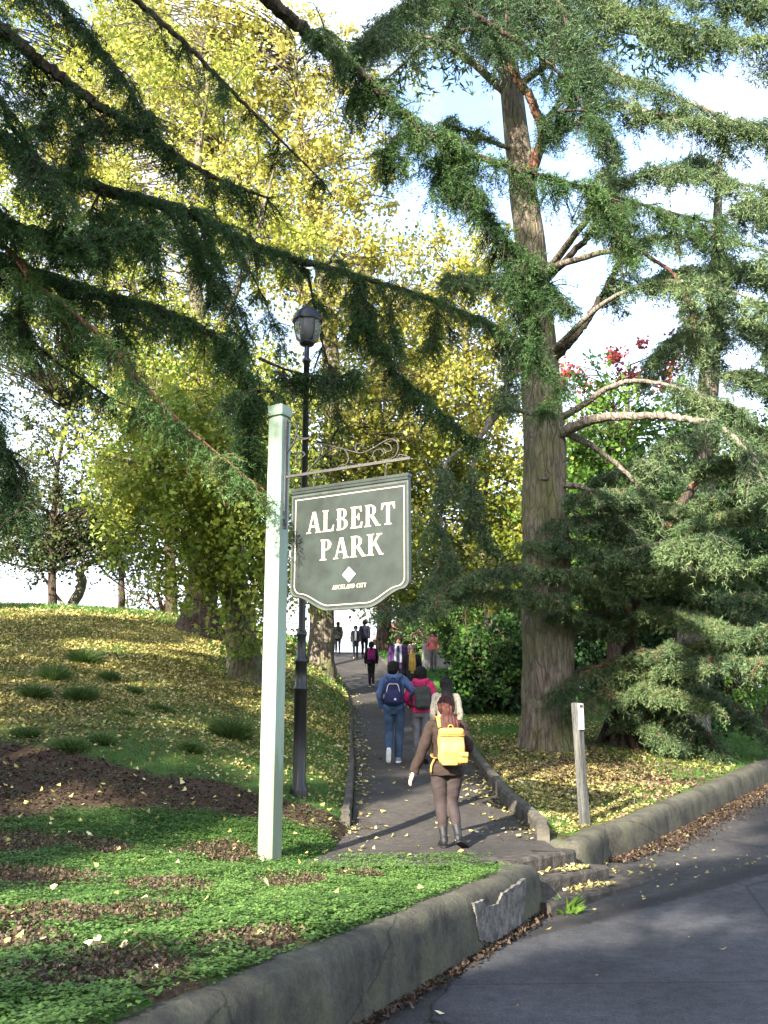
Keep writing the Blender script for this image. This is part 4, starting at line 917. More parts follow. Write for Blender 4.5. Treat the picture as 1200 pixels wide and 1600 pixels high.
# 1 woman with the yellow rucksack
b1 = on_path(706, 1331); b1[0] -= .04; print('woman', b1, at_y(690, 1090, b1[1])[2]-b1[2])
r1 = radians(3); H1 = at_y(690, 1090, b1[1])[2]-b1[2]
p1, s1 = person('woman in brown tunic and leggings with red brown ponytail and boots walking away nearest', b1, r1, H1, H_RED, C('brown knit', (.030, .019, .015), .25, 30), C('taupe leggings', (.040, .029, .028), .15, 20, .8, .004), simple('dark grey boot leather', (.012, .012, .013), .6, 15, .3, .2),
    legs=dict(L=((-.088, 0, .90), (-.07, .03, .49), (-.05, -.03, .085), (-.15, 1, 0)), R=((.088, 0, .90), (.055, .05, .50), (.115, -.13, .125), (.55, .8, -.35))),
    arms=dict(L=((-.18, 0, 1.375), (-.30, -.03, 1.06), (-.40, -.005, .82)), R=((.18, 0, 1.385), (.27, .03, 1.12), (.17, .24, 1.06))), vox=.009, sleeve=.066, sleeve_end=.062, hem=.80, flare=1.14, hairstyle='ponytail', leg_r=(.112, .074, .05), boot=True, curl=.35, cuff=.06, sk=skin((.52, .36, .28)))
YEL = C('mustard leather', (.50, .28, .08), .22, 7, .5, .012)
YEL2 = C('tan leather trim', (.40, .21, .055), .15, 14, .5, .006)
pack('mustard yellow leather rucksack worn by the nearest walking woman', b1, r1, s1, YEL, YEL2, YEL2, .155, .215, .08, 1.13, -.15, 'flap', off=.03)
# 2 man in blue
b2 = on_path(616, 1196); H2 = at_y(614, 1035, b2[1])[2]-b2[2]; print('man', b2, H2); r2 = radians(-4)
p2, s2 = person('man in blue hooded jacket and jeans walking away with one white heel lifted', b2, r2, H2, H_BLACK, C('blue jacket', (.075, .125, .25), .25, 25), C('blue denim', (.045, .075, .125), .35, 8), C('pale shoe', (.30, .33, .42), .2),
    legs=dict(L=((-.09, 0, .90), (-.085, .06, .50), (-.08, -.20, .20), (-.05, .25, -1)), R=((.09, 0, .90), (.085, .06, .48), (.07, .04, .085), (.1, 1, 0))), arms=dict(L=((-.18, 0, 1.395), (-.25, -.05, 1.13), (-.21, .04, .93)), R=((.18, 0, 1.395), (.33, -.06, 1.20), (.235, .10, 1.04))), vox=.011, head_yaw=-.75, sleeve=.062, sleeve_end=.05, hem=.88, hood=True, bigsole=True, leg_r=(.10, .075, .066))
NAVY = C('navy nylon', (.018, .022, .075), .25, 25, .6)
pack('navy rucksack with white piping worn by the man in blue', b2, r2, s2, NAVY, NAVY, NAVY, .15, .22, .075, 1.17, -.15, 'plain', SOLE)
# 3 girl in pink
b3 = at_path(656, 16.9); b3[0] += .02; H3 = at_y(657, 1043, 16.9)[2]-b3[2]; r3 = radians(-6)
p3, s3 = person('girl in bright pink hooded jacket and grey jeans beside the man in blue', b3, r3, H3, H_BLACK, C('pink jacket', (.62, .035, .15), .15, 20), C('grey jeans', (.16, .16, .175), .25, 10), C('dark shoe', (.06, .05, .05)),
    legs=dict(L=((-.088, 0, .9), (-.08, .08, .5), (-.08, .10, .09), (-.1, 1, 0)), R=((.088, 0, .9), (.085, .02, .49), (.085, -.18, .13), (.1, .8, -.4))), arms=dict(L=((-.175, 0, 1.395), (-.27, -.02, 1.14), (-.20, .14, 1.02)), R=((.175, 0, 1.395), (.25, 0, 1.14), (.19, .17, 1.05))), vox=.011, sleeve=.062, hood=True, hairstyle='bob', hem=.88, head_yaw=.15)
OLV = C('charcoal olive nylon', (.05, .052, .046), .3, 15, .7)
pack('grey olive rucksack worn over the bright pink jacket', b3, r3, s3, OLV, OLV, OLV, .15, .21, .075, 1.14, -.16, off=.05)
# 4 long haired girl
b4_ = at_path(697, 14.9); H4 = at_y(697, 1060, 14.9)[2]-b4_[2]
m, nt, b, _ = newmat('cream floral cloth'); n = texnoise(nt, 40, 3); nt.links.new(ramp(nt, n, [(.42, (.52, .43, .30, 1)), (.55, (.60, .52, .40, 1)), (.62, (.20, .16, .12, 1))]), b.inputs['Base Color']); b.inputs['Roughness'].default_value = .85
p4_, s4 = person('girl with long straight black hair and cream patterned top half hidden by the nearest woman', b4_, radians(4), H4, H_BLACK, m, C('dark trousers', (.035, .033, .04), .2), C('black shoe', (.02, .02, .02)), vox=.011, hairstyle='long', hem=.92,
    legs=dict(L=((-.088, 0, .9), (-.08, .1, .5), (-.08, .12, .09), (-.1, 1, 0)), R=((.088, 0, .9), (.085, .02, .49), (.085, -.16, .12), (.1, .8, -.4))))
# 5 girl with the magenta rucksack
b5 = on_path(580, 1075); H5 = at_y(580, 1003, b5[1])[2]-b5[2]; print('p5', b5, H5)
p5, s5 = person('girl in black walking alone further up the path with magenta rucksack', b5, radians(3), H5, H_BLACK, C('black jacket', (.018, .018, .028), .2), C('black trousers', (.014, .013, .014), .2), C('black shoe', (.02, .02, .02)), vox=.016, hairstyle='bob', bigsole=True, legs=dict(L=((-.07, 0, .9), (-.06, .05, .5), (-.05, .04, .085), (-.1, 1, 0)), R=((.07, 0, .9), (.065, .03, .49), (.07, -.14, .12), (.1, .9, -.35))), leg_r=(.085, .06, .05))
MAG = C('magenta nylon', (.30, .018, .13), .3, 20)
pack('magenta rucksack on the back of the girl in black', b5, radians(3), s5, MAG, C('purple nylon', (.16, .02, .14), .2), MAG, .15, .19, .07, 1.17, -.14)
# 6, 7 couple coming down
b6 = at_path(623, 28.5); H6 = at_y(624, 993, 28.5)[2]-b6[2]; b7 = at_path(644, 27.0); H7 = at_y(644, 1008, 27.0)[2]-b7[2]; print('couple', H6, H7)
walk = dict(L=((-.088, 0, .9), (-.085, .12, .52), (-.085, .16, .10), (-.1, 1, .2)), R=((.088, 0, .9), (.085, .02, .5), (.085, -.16, .12), (.1, .8, -.4)))
person('man in purple jacket and grey scarf coming down the path towards the viewer', b6, pi-.1, H6, H_BROWN, C('purple jacket', (.055, .018, .085), .2), C('navy trousers', (.02, .022, .04), .2), C('black shoe', (.02, .02, .02)), legs=walk, vox=.016, scarf=C('grey scarf', (.30, .31, .34), .2), shirt=C('navy shirt', (.02, .026, .06)), coat=True, hem=.84)
person('woman in long black coat with ochre scarf beside the man in purple', b7, pi+.05, H7, H_GREY, C('black coat', (.014, .013, .016), .2), C('black trousers', (.012, .012, .014), .2), C('black shoe', (.02, .02, .02)), legs=walk, vox=.016, coat=True, hem=.55, flare=1.1, hairstyle='bob', scarf=C('ochre scarf', (.34, .21, .05), .2), shirt=C('ochre top', (.36, .24, .06), .2))
# far walkers
b8 = at_path(527, 48.0); H8 = at_y(527, 972, b8[1])[2]-b8[2]; print('far', b8, H8)
person('walker in grey olive coat furthest up the path against the light', b8, .1, min(H8, 1.8), H_BROWN, C('grey olive coat', (.085, .085, .07), .2), C('dark trousers', (.03, .03, .035), .2), C('black shoe', (.02, .02, .02)), legs=walk, vox=.02, coat=True, hem=.75, flare=1.12, hairstyle='long', group=None)
b9 = at_path(555, 44.5); H9 = at_y(555, 978, b9[1])[2]-b9[2]
person('man in dark suit near the top of the path half hidden by branches', b9, pi, min(H9, 1.8), H_BLACK, C('dark suit', (.022, .024, .03), .2), C('dark suit trousers', (.018, .02, .026), .2), C('black shoe', (.02, .02, .02)), legs=walk, vox=.02, coat=True, hem=.82, shirt=SOLE)
b10 = at_path(569, 45.2)
person('person in black with blue bag strap right behind the man in dark suit', b10, .0, 1.66, H_BLACK, C('black jacket', (.014, .015, .028), .2), C('black trousers', (.012, .012, .014), .2), C('black shoe', (.02, .02, .02)), legs=walk, vox=.02)
q = on_ground(690, 1046); q = np.array([at_y(677, 1040, q[1]-1.0)[0], q[1]-1.0, 0]); q[2] = gz(q[0], q[1])
person('small distant figure in pink in front of the pale garden wall', q, pi-.4, 1.55, H_BROWN, C('pale pink top', (.55, .12, .16), .2), C('grey trousers', (.12, .11, .12), .2), C('black shoe', (.02, .02, .02)), vox=.02, hem=.9)
# ================================================================== foliage engine
def blades(mb, Pt, D, L, W, tint):
    n = len(Pt); r = rng.normal(size=(n, 3)); S = unit(np.cross(D, r))*(np.asarray(W).reshape(-1, 1)/2)
    V = np.stack([Pt-S, Pt+S, Pt+D*np.asarray(L).reshape(-1, 1)], 1).reshape(-1, 3)
    mb.add(V, np.arange(n*3).reshape(-1, 3), np.repeat(tint, 3))
def leafquads(mb, Pt, size, tint, up=0.0, droop=0.0):
    n = len(Pt); D = unit(rng.normal(size=(n, 3))+np.array([0, 0, -droop])); Nn = unit(rng.normal(size=(n, 3))+np.array([0, 0, up]))
    S = unit(np.cross(D, Nn)); s = (size*rng.uniform(.65, 1.3, n))[:, None]
    V = np.stack([Pt, Pt+D*s*.75+S*s*.55, Pt+D*s*1.0, Pt+D*s*.75-S*s*.55], 1).reshape(-1, 3)
    mb.add(V, np.arange(n*4).reshape(-1, 4), np.repeat(tint, 4))
def along(path, t):
    seg = np.linalg.norm(np.diff(path, axis=0), axis=1); cum = np.r_[0, np.cumsum(seg)]; cum /= cum[-1]
    return np.stack([np.interp(t, cum, path[:, k]) for k in range(3)], 1)
def bough(path, fol, wood, nsub=120, slen=.8, droop=.5, K=9, m=9, bl=.05, bw=.009, t0=.1, hang=0.0, tw=.13, updir=.0, tips=.35, base_tint=.45, flat=.6, sides=1.0):
    """cedar limb: side branchlets, twigs, needle tufts. path (n,3)"""
    path = np.asarray(path); nsub = max(4, int(nsub*DENS))
    t = t0+(1-t0)*np.sort(rng.uniform(0, 1, nsub)); B = along(path, t); T = unit(along(path, np.clip(t+.02, 0, 1))-along(path, np.clip(t-.02, 0, 1)))
    Nh = np.cross(T, [0, 0, 1.]); Nh = unit(Nh); sd = np.where(rng.uniform(size=nsub) < .5*sides, -1, 1)[:, None]
    D = unit(T*rng.uniform(.25, .9, (nsub, 1))+Nh*sd*rng.uniform(.35, 1.1, (nsub, 1))+np.array([0, 0, 1.])*(rng.normal(size=(nsub, 1))*(1-flat)*.8+updir-hang))
    clump = .55+.45*np.clip(1.2*np.sin(t*17+rng.uniform(0, 6))+1*np.sin(t*41+1)+.6, -1, 1)
    Ls = slen*(1-(1-tips)*t**1.5)*rng.uniform(.45, 1.15, nsub)*(.5+.5*np.abs(clump))
    dr = droop*rng.uniform(.5, 1.4, nsub)
    s = (np.arange(K)[None]+rng.uniform(0, 1, (nsub, K)))/K
    Np = B[:, None]+D[:, None]*(Ls[:, None]*s)[..., None]; Np[..., 2] -= dr[:, None]*Ls[:, None]*s**2
    Tn = D[:, None]*np.ones((1, K, 1)); Tn = Tn.copy(); Tn[..., 2] -= 2*dr[:, None]*s; Tn = unit(Tn)
    # twigs
    Np = Np.reshape(-1, 3); Tn = Tn.reshape(-1, 3); n = len(Np); sflat = s.reshape(-1)
    q = rng.normal(size=(n, 3)); q[:, 2] = q[:, 2]*.45-.25*(1+hang); tdir = unit(Tn*.7+q*.8)
    cl = np.repeat(rng.uniform(-.16, .16, nsub), K)
    along_t = rng.uniform(0, 1, (n, m)); Lt = tw*rng.uniform(.5, 1.3, (n, 1))
    bp = Np[:, None]+tdir[:, None]*(Lt*along_t)[..., None]; bp[..., 2] -= .25*Lt*along_t**2
    bd = unit(tdir[:, None]*.7+rng.normal(size=(n, m, 3))*.75+np.array([0, 0, .15]))
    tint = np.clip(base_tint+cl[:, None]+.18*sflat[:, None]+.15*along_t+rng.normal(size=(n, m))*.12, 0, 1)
    N_ = n*m
    blades(fol, bp.reshape(-1, 3), bd.reshape(-1, 3), bl*rng.uniform(.6, 1.3, N_), bw*rng.uniform(.7, 1.3, N_), tint.reshape(-1))
    if wood is not None:
        pick = rng.permutation(nsub)[:int(nsub*.7)]
        for k in pick:
            ss_ = np.array([0, .33, .66, 1.]); q = B[k]+D[k]*(Ls[k]*ss_)[:, None]; q[:, 2] -= dr[k]*Ls[k]*ss_**2
            wood.tube(q, np.array([.009, .007, .005, .002])*max(1, slen), 4, cap=False)
def limb(mb, path, r0, r1, n=10, mi=0, wob=.06):
    p = np.asarray(path); f = np.linspace(0, 1, len(p)); p = p+rng.normal(size=p.shape)*min(r0*.12, .02)*np.sin(pi*f)[:, None]
    mb.tube(p, r0+(r1-r0)*f**.8, n, wob=wob, mi=mi)

def bigbough(path, fol, wood, nsec=30, sec=1.1, t0=.2, down=.55, fwd=.6, base_tint=.4, nsub=20, slen=.36, K=8, m=9, bl=.045, bw=.008, tw=.11, hang=.35, endw=.5, wr=.012, lat=1.0, up=0., droop=.5, flat=.5):
    """a bough: secondary limbs off the main one, each carrying its own branchlets"""
    path = np.asarray(path)
    for i in range(max(3, int(nsec*DENS))):
        t = t0+(1-t0)*((i+rng.uniform(0, 1))/nsec); b = along(path, np.array([t]))[0]; T = unit(along(path, np.array([min(1, t+.03)]))[0]-along(path, np.array([max(0, t-.03)]))[0])
        Nh = unit(np.cross(T, [0, 0, 1.])); sd = -1 if rng.uniform() < .5 else 1
        d = unit(T*fwd*rng.uniform(.3, 1.3)+Nh*sd*lat*rng.uniform(.25, 1)+np.array([0, 0, 1.])*(up-down*rng.uniform(-.15, 1.25)))
        L = sec*rng.uniform(.35, 1.25)*(1-(1-endw)*max(0, (t-t0)/(1-t0))**1.3)*(.65+.35*sin(t*23+i))
        p = np.array([b, b+d*L*.5+[0, 0, .06*L], b+d*L-np.array([0, 0, droop*L*.5])]); p = spline(p, 9)
        wood.tube(p, np.linspace(wr*(.6+L*.5), .003, 9), 5, cap=False)
        bough(p, fol, wood if i % 2 else None, nsub=max(5, int(nsub*(.4+.6*L/sec)*rng.uniform(.45, 1.4))), slen=slen*rng.uniform(.7, 1.3), droop=.5, K=K, m=m, bl=bl, bw=bw, t0=.05, hang=hang*rng.uniform(.3, 1.5), tw=tw, base_tint=float(np.clip(base_tint+rng.normal()*.16, .05, .95)), tips=.6, flat=flat)

# ------------------------------------------------------------------ 1  the left cedar: long boughs across the upper picture
T1 = np.array([-6.4, 7.2]); z1 = gz(*T1)
cedar = thing('cedar_tree', 'big dark cedar whose long drooping boughs sweep in across the picture from the left', 'tree', (T1[0], T1[1], z1))
mb = MB(); tr = spline(np.array([(T1[0], T1[1], z1-.4), (T1[0], T1[1], z1+.5), (T1[0]+.1, T1[1], 6), (T1[0]+.1, T1[1]+.2, 12), (T1[0], T1[1], 21)]), 40)
mb.tube(tr, np.interp(np.linspace(0, 1, 40), [0, .03, .08, .5, 1], [.95, .72, .58, .38, .05]), 18, wob=.05); mb.build('trunk', M['bark'], cedar, True)
def t1_bough(px, z_tr, r0, r1, wood_mat='bark_dark', nsec=40, sec=.9, t0=.2, base_tint=.4, trunk=T1, first=True, fmat='needle', top=None, curtains=(), **k):
    pts = pp(px)
    if first: pts = np.vstack([[trunk[0], trunk[1], z_tr], pts])
    path = spline(pts, 14*len(pts)); fol = MB(); wd = MB(); limb(wd, path, r0, r1)
    bigbough(path, fol, wd, nsec, sec, t0, base_tint=base_tint, **k)
    if top: bough(path, fol, wd, nsub=top, slen=.34, droop=.5, K=9, m=11, bl=.045, bw=.008, hang=-.15, updir=.2, t0=t0, base_tint=min(.9, base_tint+.15), tw=.10)
    for u, v, Y, n_, L_ in curtains:
        q = at_y(u, v, Y); b = path[np.argmin(np.linalg.norm(path-q, axis=1))]; p2 = spline(np.array([b, b*.5+q*.5+rng.normal(size=3)*.1+[0, 0, .1], q]), 12); wd.tube(p2, np.linspace(.018, .004, 12), 5); bigbough(p2, fol, wd, n_, L_, .1, base_tint=base_tint, **{**k, 'down': .8})
    f = fol.build('bough', M[fmat], cedar); wd.build('branch', M[wood_mat], f); return f
# main sweeping bough
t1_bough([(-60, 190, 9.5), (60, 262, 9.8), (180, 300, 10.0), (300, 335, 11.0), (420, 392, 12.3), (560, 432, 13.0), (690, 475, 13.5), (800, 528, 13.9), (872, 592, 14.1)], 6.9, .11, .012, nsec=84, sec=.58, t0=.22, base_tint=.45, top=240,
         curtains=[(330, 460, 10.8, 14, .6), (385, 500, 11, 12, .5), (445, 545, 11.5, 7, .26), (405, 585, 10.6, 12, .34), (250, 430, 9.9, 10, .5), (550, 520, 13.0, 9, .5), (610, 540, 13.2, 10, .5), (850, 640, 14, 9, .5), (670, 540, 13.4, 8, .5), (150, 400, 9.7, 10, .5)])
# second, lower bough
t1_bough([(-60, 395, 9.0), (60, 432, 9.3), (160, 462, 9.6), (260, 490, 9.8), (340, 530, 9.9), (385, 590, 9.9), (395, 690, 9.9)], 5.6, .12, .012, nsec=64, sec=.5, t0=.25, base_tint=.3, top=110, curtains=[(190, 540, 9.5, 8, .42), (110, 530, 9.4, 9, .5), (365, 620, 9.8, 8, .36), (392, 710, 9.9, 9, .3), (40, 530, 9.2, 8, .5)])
# slim bare bough with light green tips
t1_bough([(-60, 370, 8.6), (60, 448, 8.8), (150, 520, 8.9), (215, 590, 9.0), (270, 650, 9.0), (330, 700, 9.0), (392, 752, 9.0)], 5.2, .035, .006, wood_mat='bark_red', nsec=24, sec=.42, t0=.55, base_tint=.75, down=.3)
t1_bough([(-60, 470, 9.6), (80, 560, 9.7), (170, 620, 9.8), (240, 650, 9.8)], 5.0, .03, .006, nsec=16, sec=.5, t0=.4, base_tint=.38)
# upper left masses
t1_bough([(-60, 20, 8.5), (60, 95, 9.0), (160, 170, 9.4), (250, 225, 9.6), (330, 275, 9.7), (420, 310, 9.9)], 8.3, .10, .012, nsec=52, sec=.6, t0=.2, base_tint=.22, top=40, endw=.25, curtains=[(120, 250, 9.2, 9, .5), (60, 200, 9.0, 9, .5)])
t1_bough([(-60, -90, 8.6), (50, -30, 9.0), (120, 40, 9.3), (190, 120, 9.5), (230, 190, 9.6)], 9.5, .09, .012, nsec=50, sec=.75, t0=.15, base_tint=.2)
t1_bough([(90, -90, 9.4), (200, -10, 9.9), (290, 70, 10.2), (370, 150, 10.4), (440, 220, 10.6), (500, 280, 10.7)], 10.5, .06, .008, nsec=22, sec=.5, t0=.2, base_tint=.25)
t1_bough([(-60, 130, 8.0), (20, 200, 8.3), (80, 290, 8.5), (120, 380, 8.6)], 7.3, .05, .008, nsec=46, sec=.75, t0=.3, base_tint=.3)
t1_bough([(-90, 560, 8.0), (-20, 650, 8.1), (20, 730, 8.2), (38, 800, 8.2)], 5.4, .04, .008, nsec=24, sec=.42, t0=.5, base_tint=.15)
t1_bough([(-80, 300, 8.4), (20, 350, 8.6), (110, 372, 8.8), (190, 366, 9.0), (250, 340, 9.2)], 6.4, .07, .01, nsec=60, sec=.6, t0=.25, base_tint=.35, top=60)
# upper bough crossing to the right in front of the tall trunk
t1_bough([(330, -80, 8.6), (420, 0, 9.0), (500, 68, 9.4), (570, 122, 9.7), (640, 190, 10.0), (720, 236, 10.3), (800, 262, 10.6), (900, 290, 11.0), (1010, 322, 11.4), (1130, 352, 11.8)], 11.8, .10, .012, nsec=62, sec=.48, t0=.52, base_tint=.5, top=120, endw=.8, curtains=[(690, 290, 10.2, 9, .45), (960, 370, 11, 10, .5), (620, 250, 10, 8, .4)])
t1_bough([(690, 210, 10.2), (715, 262, 10.2), (745, 315, 10.2), (790, 372, 10.3), (840, 425, 10.3), (882, 478, 10.3)], 0, .03, .006, first=False, nsec=40, sec=.42, t0=0, base_tint=.22, top=60, endw=.7)
t1_bough([(790, 380, 10.3), (815, 450, 10.3), (830, 520, 10.4), (838, 560, 10.4)], 0, .02, .004, first=False, nsec=20, sec=.36, t0=0, base_tint=.25)
t1_bough([(560, 440, 13.0), (600, 555, 12.9), (650, 610, 12.9), (700, 655, 12.9), (745, 690, 12.9)], 0, .028, .006, first=False, nsec=34, sec=.42, t0=0, base_tint=.25, top=50)
t1_bough([(480, 420, 12.7), (500, 520, 12.9), (520, 600, 13), (530, 680, 13)], 0, .02, .004, first=False, nsec=14, sec=.36, t0=.1, base_tint=.3)
t1_bough([(405, 560, 10.6), (450, 578, 10.6), (505, 588, 10.6), (550, 585, 10.6)], 0, .02, .004, first=False, nsec=14, sec=.3, t0=.2, base_tint=.2, lat=.6)
# dark drooping sprays at the very top, left of the tall trunk
t1_bough([(560, -120, 9.6), (640, -40, 10.0), (720, 10, 10.2), (800, 60, 10.4), (880, 120, 10.6), (930, 205, 10.7)], 12.5, .06, .008, nsec=46, sec=.55, t0=.4, base_tint=.18, top=30, curtains=[(850, 190, 10.5, 8, .4)])

# ------------------------------------------------------------------ 2  the tall cedar right of the path
g3 = on_ground(862, 1172); Y3 = g3[1]; print('tall cedar', g3)
tall = thing('cedar_tree', 'tall cedar with a thick straight grey trunk standing right of the path', 'tree', g3)
tp = pp([(862, 1200, Y3), (861, 1150, Y3), (858, 1080, Y3), (854, 950, Y3), (852, 800, Y3), (848, 650, Y3), (838, 500, Y3), (824, 350, Y3), (812, 250, Y3), (797, 130, Y3), (784, 30, Y3), (775, -60, Y3), (765, -260, Y3), (765, -500, Y3)])
tp[0] = [g3[0], g3[1], g3[2]-.5]; tp[1] = [g3[0], g3[1], g3[2]+.1]
pth = spline(tp, 110); zt = pth[:, 2]-g3[2]
mb = MB(); mb.tube(pth, np.interp(zt, [-.5, 0, .35, 1, 3, 5.5, 7.5, 10, 12, 16, 22], [.60, .545, .50, .47, .44, .395, .35, .29, .25, .17, .04]), 26, wob=.035)
for a in np.arange(7)*.9+.3:        # root flare
    q = np.array([g3+np.array([cos(a)*r, sin(a)*r, z]) for r, z in ((.38, .9), (.45, .45), (.55, .1), (.72, -.15))]); mb.tube(spline(q, 8), np.linspace(.10, .06, 8), 8)
trunk3 = mb.build('trunk', M['bark'], tall, True)
kn = MB(); q = at_y(852, 745, Y3-.42); kn.lathe([(.03, -.04), (.075, -.02), (.08, .02), (.055, .045), (.03, .03), (.001, .02)], (0, 0, 0), 12)
V = kn.v[0]; kn.v[0] = (np.stack([V[:, 0], -V[:, 2], V[:, 1]], 1)+q).astype(np.float32); kn.build('knot', M['bark_pale'], trunk3, True)
LIMBS3 = [  # px path, r0, r1, material, foliage args
 ([(872, 678, Y3-.2), (930, 655, Y3-.8), (1000, 649, Y3-1.4), (1080, 656, Y3-2), (1130, 670, Y3-2.4), (1182, 722, Y3-2.8), (1240, 790, Y3-3)], .105, .025, 'bark_pale', dict(nsub=60, slen=.8, t0=.62)),
 ([(875, 672, Y3-.2), (930, 700, Y3-.3), (985, 745, Y3-.3), (1015, 790, Y3-.3)], .08, .02, 'bark_pale', dict(nsub=24, slen=.7, t0=.7)),
 ([(870, 655, Y3), (900, 640, Y3-.3), (960, 602, Y3-.8), (1010, 596, Y3-1), (1080, 612, Y3-1.4), (1160, 640, Y3-1.6)], .08, .02, 'bark_pale', dict(nsub=50, slen=.7, t0=.6)),
 ([(870, 757, Y3-.2), (912, 762, Y3-.4), (945, 790, Y3-.5), (972, 815, Y3-.6)], .07, .02, 'bark_pale', dict(nsub=20, slen=.6, t0=.6)),
 ([(872, 905, Y3-.2), (920, 892, Y3-.8), (970, 868, Y3-1.4), (1040, 850, Y3-2), (1120, 842, Y3-2.4)], .12, .03, 'bark', dict(nsub=120, slen=.9, t0=.35)),
 ([(845, 575, Y3), (880, 545, Y3-.2), (925, 490, Y3-.4), (965, 415, Y3-.6), (985, 360, Y3-.7)], .11, .04, 'bark_dark', dict(nsub=40, slen=.8, t0=.5)),
 ([(850, 440, Y3), (885, 405, Y3-.2), (925, 362, Y3-.4), (945, 320, Y3-.5), (960, 240, Y3-.7)], .085, .03, 'bark_dark', dict(nsub=60, slen=.8, t0=.4)),
 ([(830, 268, Y3-.5), (848, 215, Y3-.7), (840, 180, Y3-.9), (815, 130, Y3-1.1), (775, 75, Y3-1.3), (745, 20, Y3-1.5), (720, -60, Y3-1.7)], .12, .05, 'bark_red', dict(nsub=60, slen=.8, t0=.5)),
 ([(848, 200, Y3-.8), (870, 165, Y3-1), (890, 135, Y3-1.2), (930, 60, Y3-1.6)], .07, .03, 'bark_dark', dict(nsub=50, slen=.8, t0=.4)),
 ([(796, 150, Y3), (740, 100, Y3-.3), (690, 68, Y3-.6), (640, 56, Y3-.9), (570, 72, Y3-1.3)], .10, .02, 'bark_pale', dict(nsub=60, slen=.8, t0=.35)),
 ([(806, 235, Y3), (770, 222, Y3-.4), (730, 205, Y3-.8), (690, 190, Y3-1)], .06, .02, 'bark_pale', dict(nsub=40, slen=.7, t0=.4)),
 ([(980, 375, Y3-.7), (1020, 405, Y3-1), (1055, 432, Y3-1.2), (1080, 485, Y3-1.3), (1090, 560, Y3-1.3)], .05, .012, 'bark_red', dict(nsub=40, slen=.6, t0=.4)),
 ([(835, 648, Y3-.3), (800, 640, Y3-.6), (770, 650, Y3-.9), (745, 690, Y3-1.1), (700, 720, Y3-1.3), (690, 790, Y3-1.4), (688, 870, Y3-1.5), (670, 915, Y3-1.6)], .05, .02, 'bark_pale', dict(nsub=40, slen=.7, t0=.5)),
 ([(745, 690, Y3-1.1), (782, 640, Y3-1.2), (795, 590, Y3-1.2), (803, 540, Y3-1.2)], .045, .02, 'bark_pale', dict(nsub=30, slen=.6, t0=.3)),
 ([(745, 690, Y3-1.1), (738, 750, Y3-1.1), (742, 810, Y3-1.1), (765, 850, Y3-1.1)], .04, .015, 'bark_pale', dict(nsub=36, slen=.6, t0=.2)),
 ([(840, 500, Y3), (815, 470, Y3-.4), (760, 440, Y3-.9), (700, 430, Y3-1.4)], .06, .015, 'bark', dict(nsub=50, slen=.7, t0=.35)),
 # long horizontal sprays against the sky on the right
 ([(850, 430, Y3), (930, 330, Y3-1.6), (1010, 270, Y3-2.4), (1100, 275, Y3-3), (1210, 300, Y3-3.4)], .08, .012, 'bark', dict(nsub=70, slen=.7, t0=.3)),
 ([(815, 250, Y3), (900, 190, Y3-1), (960, 165, Y3-1.6), (1040, 180, Y3-2.2), (1120, 190, Y3-2.6), (1220, 195, Y3-3)], .08, .012, 'bark_pale', dict(nsub=80, slen=.8, t0=.35)),
 ([(800, 140, Y3), (880, 90, Y3-1), (950, 110, Y3-1.6), (1050, 150, Y3-2.2), (1150, 190, Y3-2.6), (1220, 230, Y3-2.8)], .08, .012, 'bark_pale', dict(nsub=90, slen=.8, t0=.3)),
 ([(790, 60, Y3), (870, 0, Y3-1), (960, 10, Y3-1.8), (1060, 40, Y3-2.4), (1150, 60, Y3-2.8), (1230, 60, Y3-3)], .09, .012, 'bark', dict(nsub=150, slen=1.1, t0=.3)),
 ([(780, 0, Y3), (860, -60, Y3-1), (960, -50, Y3-1.8), (1080, -20, Y3-2.4), (1200, 10, Y3-2.8)], .09, .012, 'bark', dict(nsub=150, slen=1.1, t0=.3)),
 ([(850, 420, Y3), (940, 395, Y3-1.6), (1040, 370, Y3-2.6), (1130, 375, Y3-3.2), (1220, 400, Y3-3.6)], .07, .012, 'bark', dict(nsub=46, slen=.6, t0=.4)),
 ([(850, 560, Y3), (950, 470, Y3-1.5), (1050, 440, Y3-2.4), (1140, 455, Y3-3), (1230, 490, Y3-3.4)], .06, .012, 'bark_pale', dict(nsub=40, slen=.6, t0=.45)),
 # dark drooping masses at the very top
 ([(790, 50, Y3), (750, -20, Y3-1.5), (690, -10, Y3-2.6), (620, 20, Y3-3.4), (560, 70, Y3-4)], .10, .02, 'bark_dark', dict(nsub=200, slen=1.1, t0=.2, base_tint=.25)),
 ([(785, 20, Y3), (830, -60, Y3-2), (870, 0, Y3-3.4), (905, 90, Y3-4), (935, 200, Y3-4.3)], .08, .012, 'bark_dark', dict(nsub=220, slen=.9, t0=.25, hang=.5, base_tint=.2)),
 ([(785, 20, Y3), (780, -60, Y3-2), (790, 0, Y3-3.4), (790, 70, Y3-4)], .08, .012, 'bark_dark', dict(nsub=120, slen=.8, t0=.3, hang=.5, base_tint=.2)),
]
for px, r0, r1, mt, a in LIMBS3:
    p = spline(pp(px), 10*len(px)); wd = MB(); limb(wd, p, r0, r1, 10); fol = MB()
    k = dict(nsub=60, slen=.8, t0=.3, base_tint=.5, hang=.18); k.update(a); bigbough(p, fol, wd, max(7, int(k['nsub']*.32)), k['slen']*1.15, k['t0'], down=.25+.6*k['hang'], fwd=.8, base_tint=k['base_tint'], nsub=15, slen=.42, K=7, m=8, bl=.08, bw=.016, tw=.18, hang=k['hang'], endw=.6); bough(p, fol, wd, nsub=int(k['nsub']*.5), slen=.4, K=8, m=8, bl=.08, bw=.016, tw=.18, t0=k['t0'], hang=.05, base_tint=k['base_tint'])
    l = wd.build('limb', M[mt], tall, True); fol.build('foliage', M['needle_blue'], l)
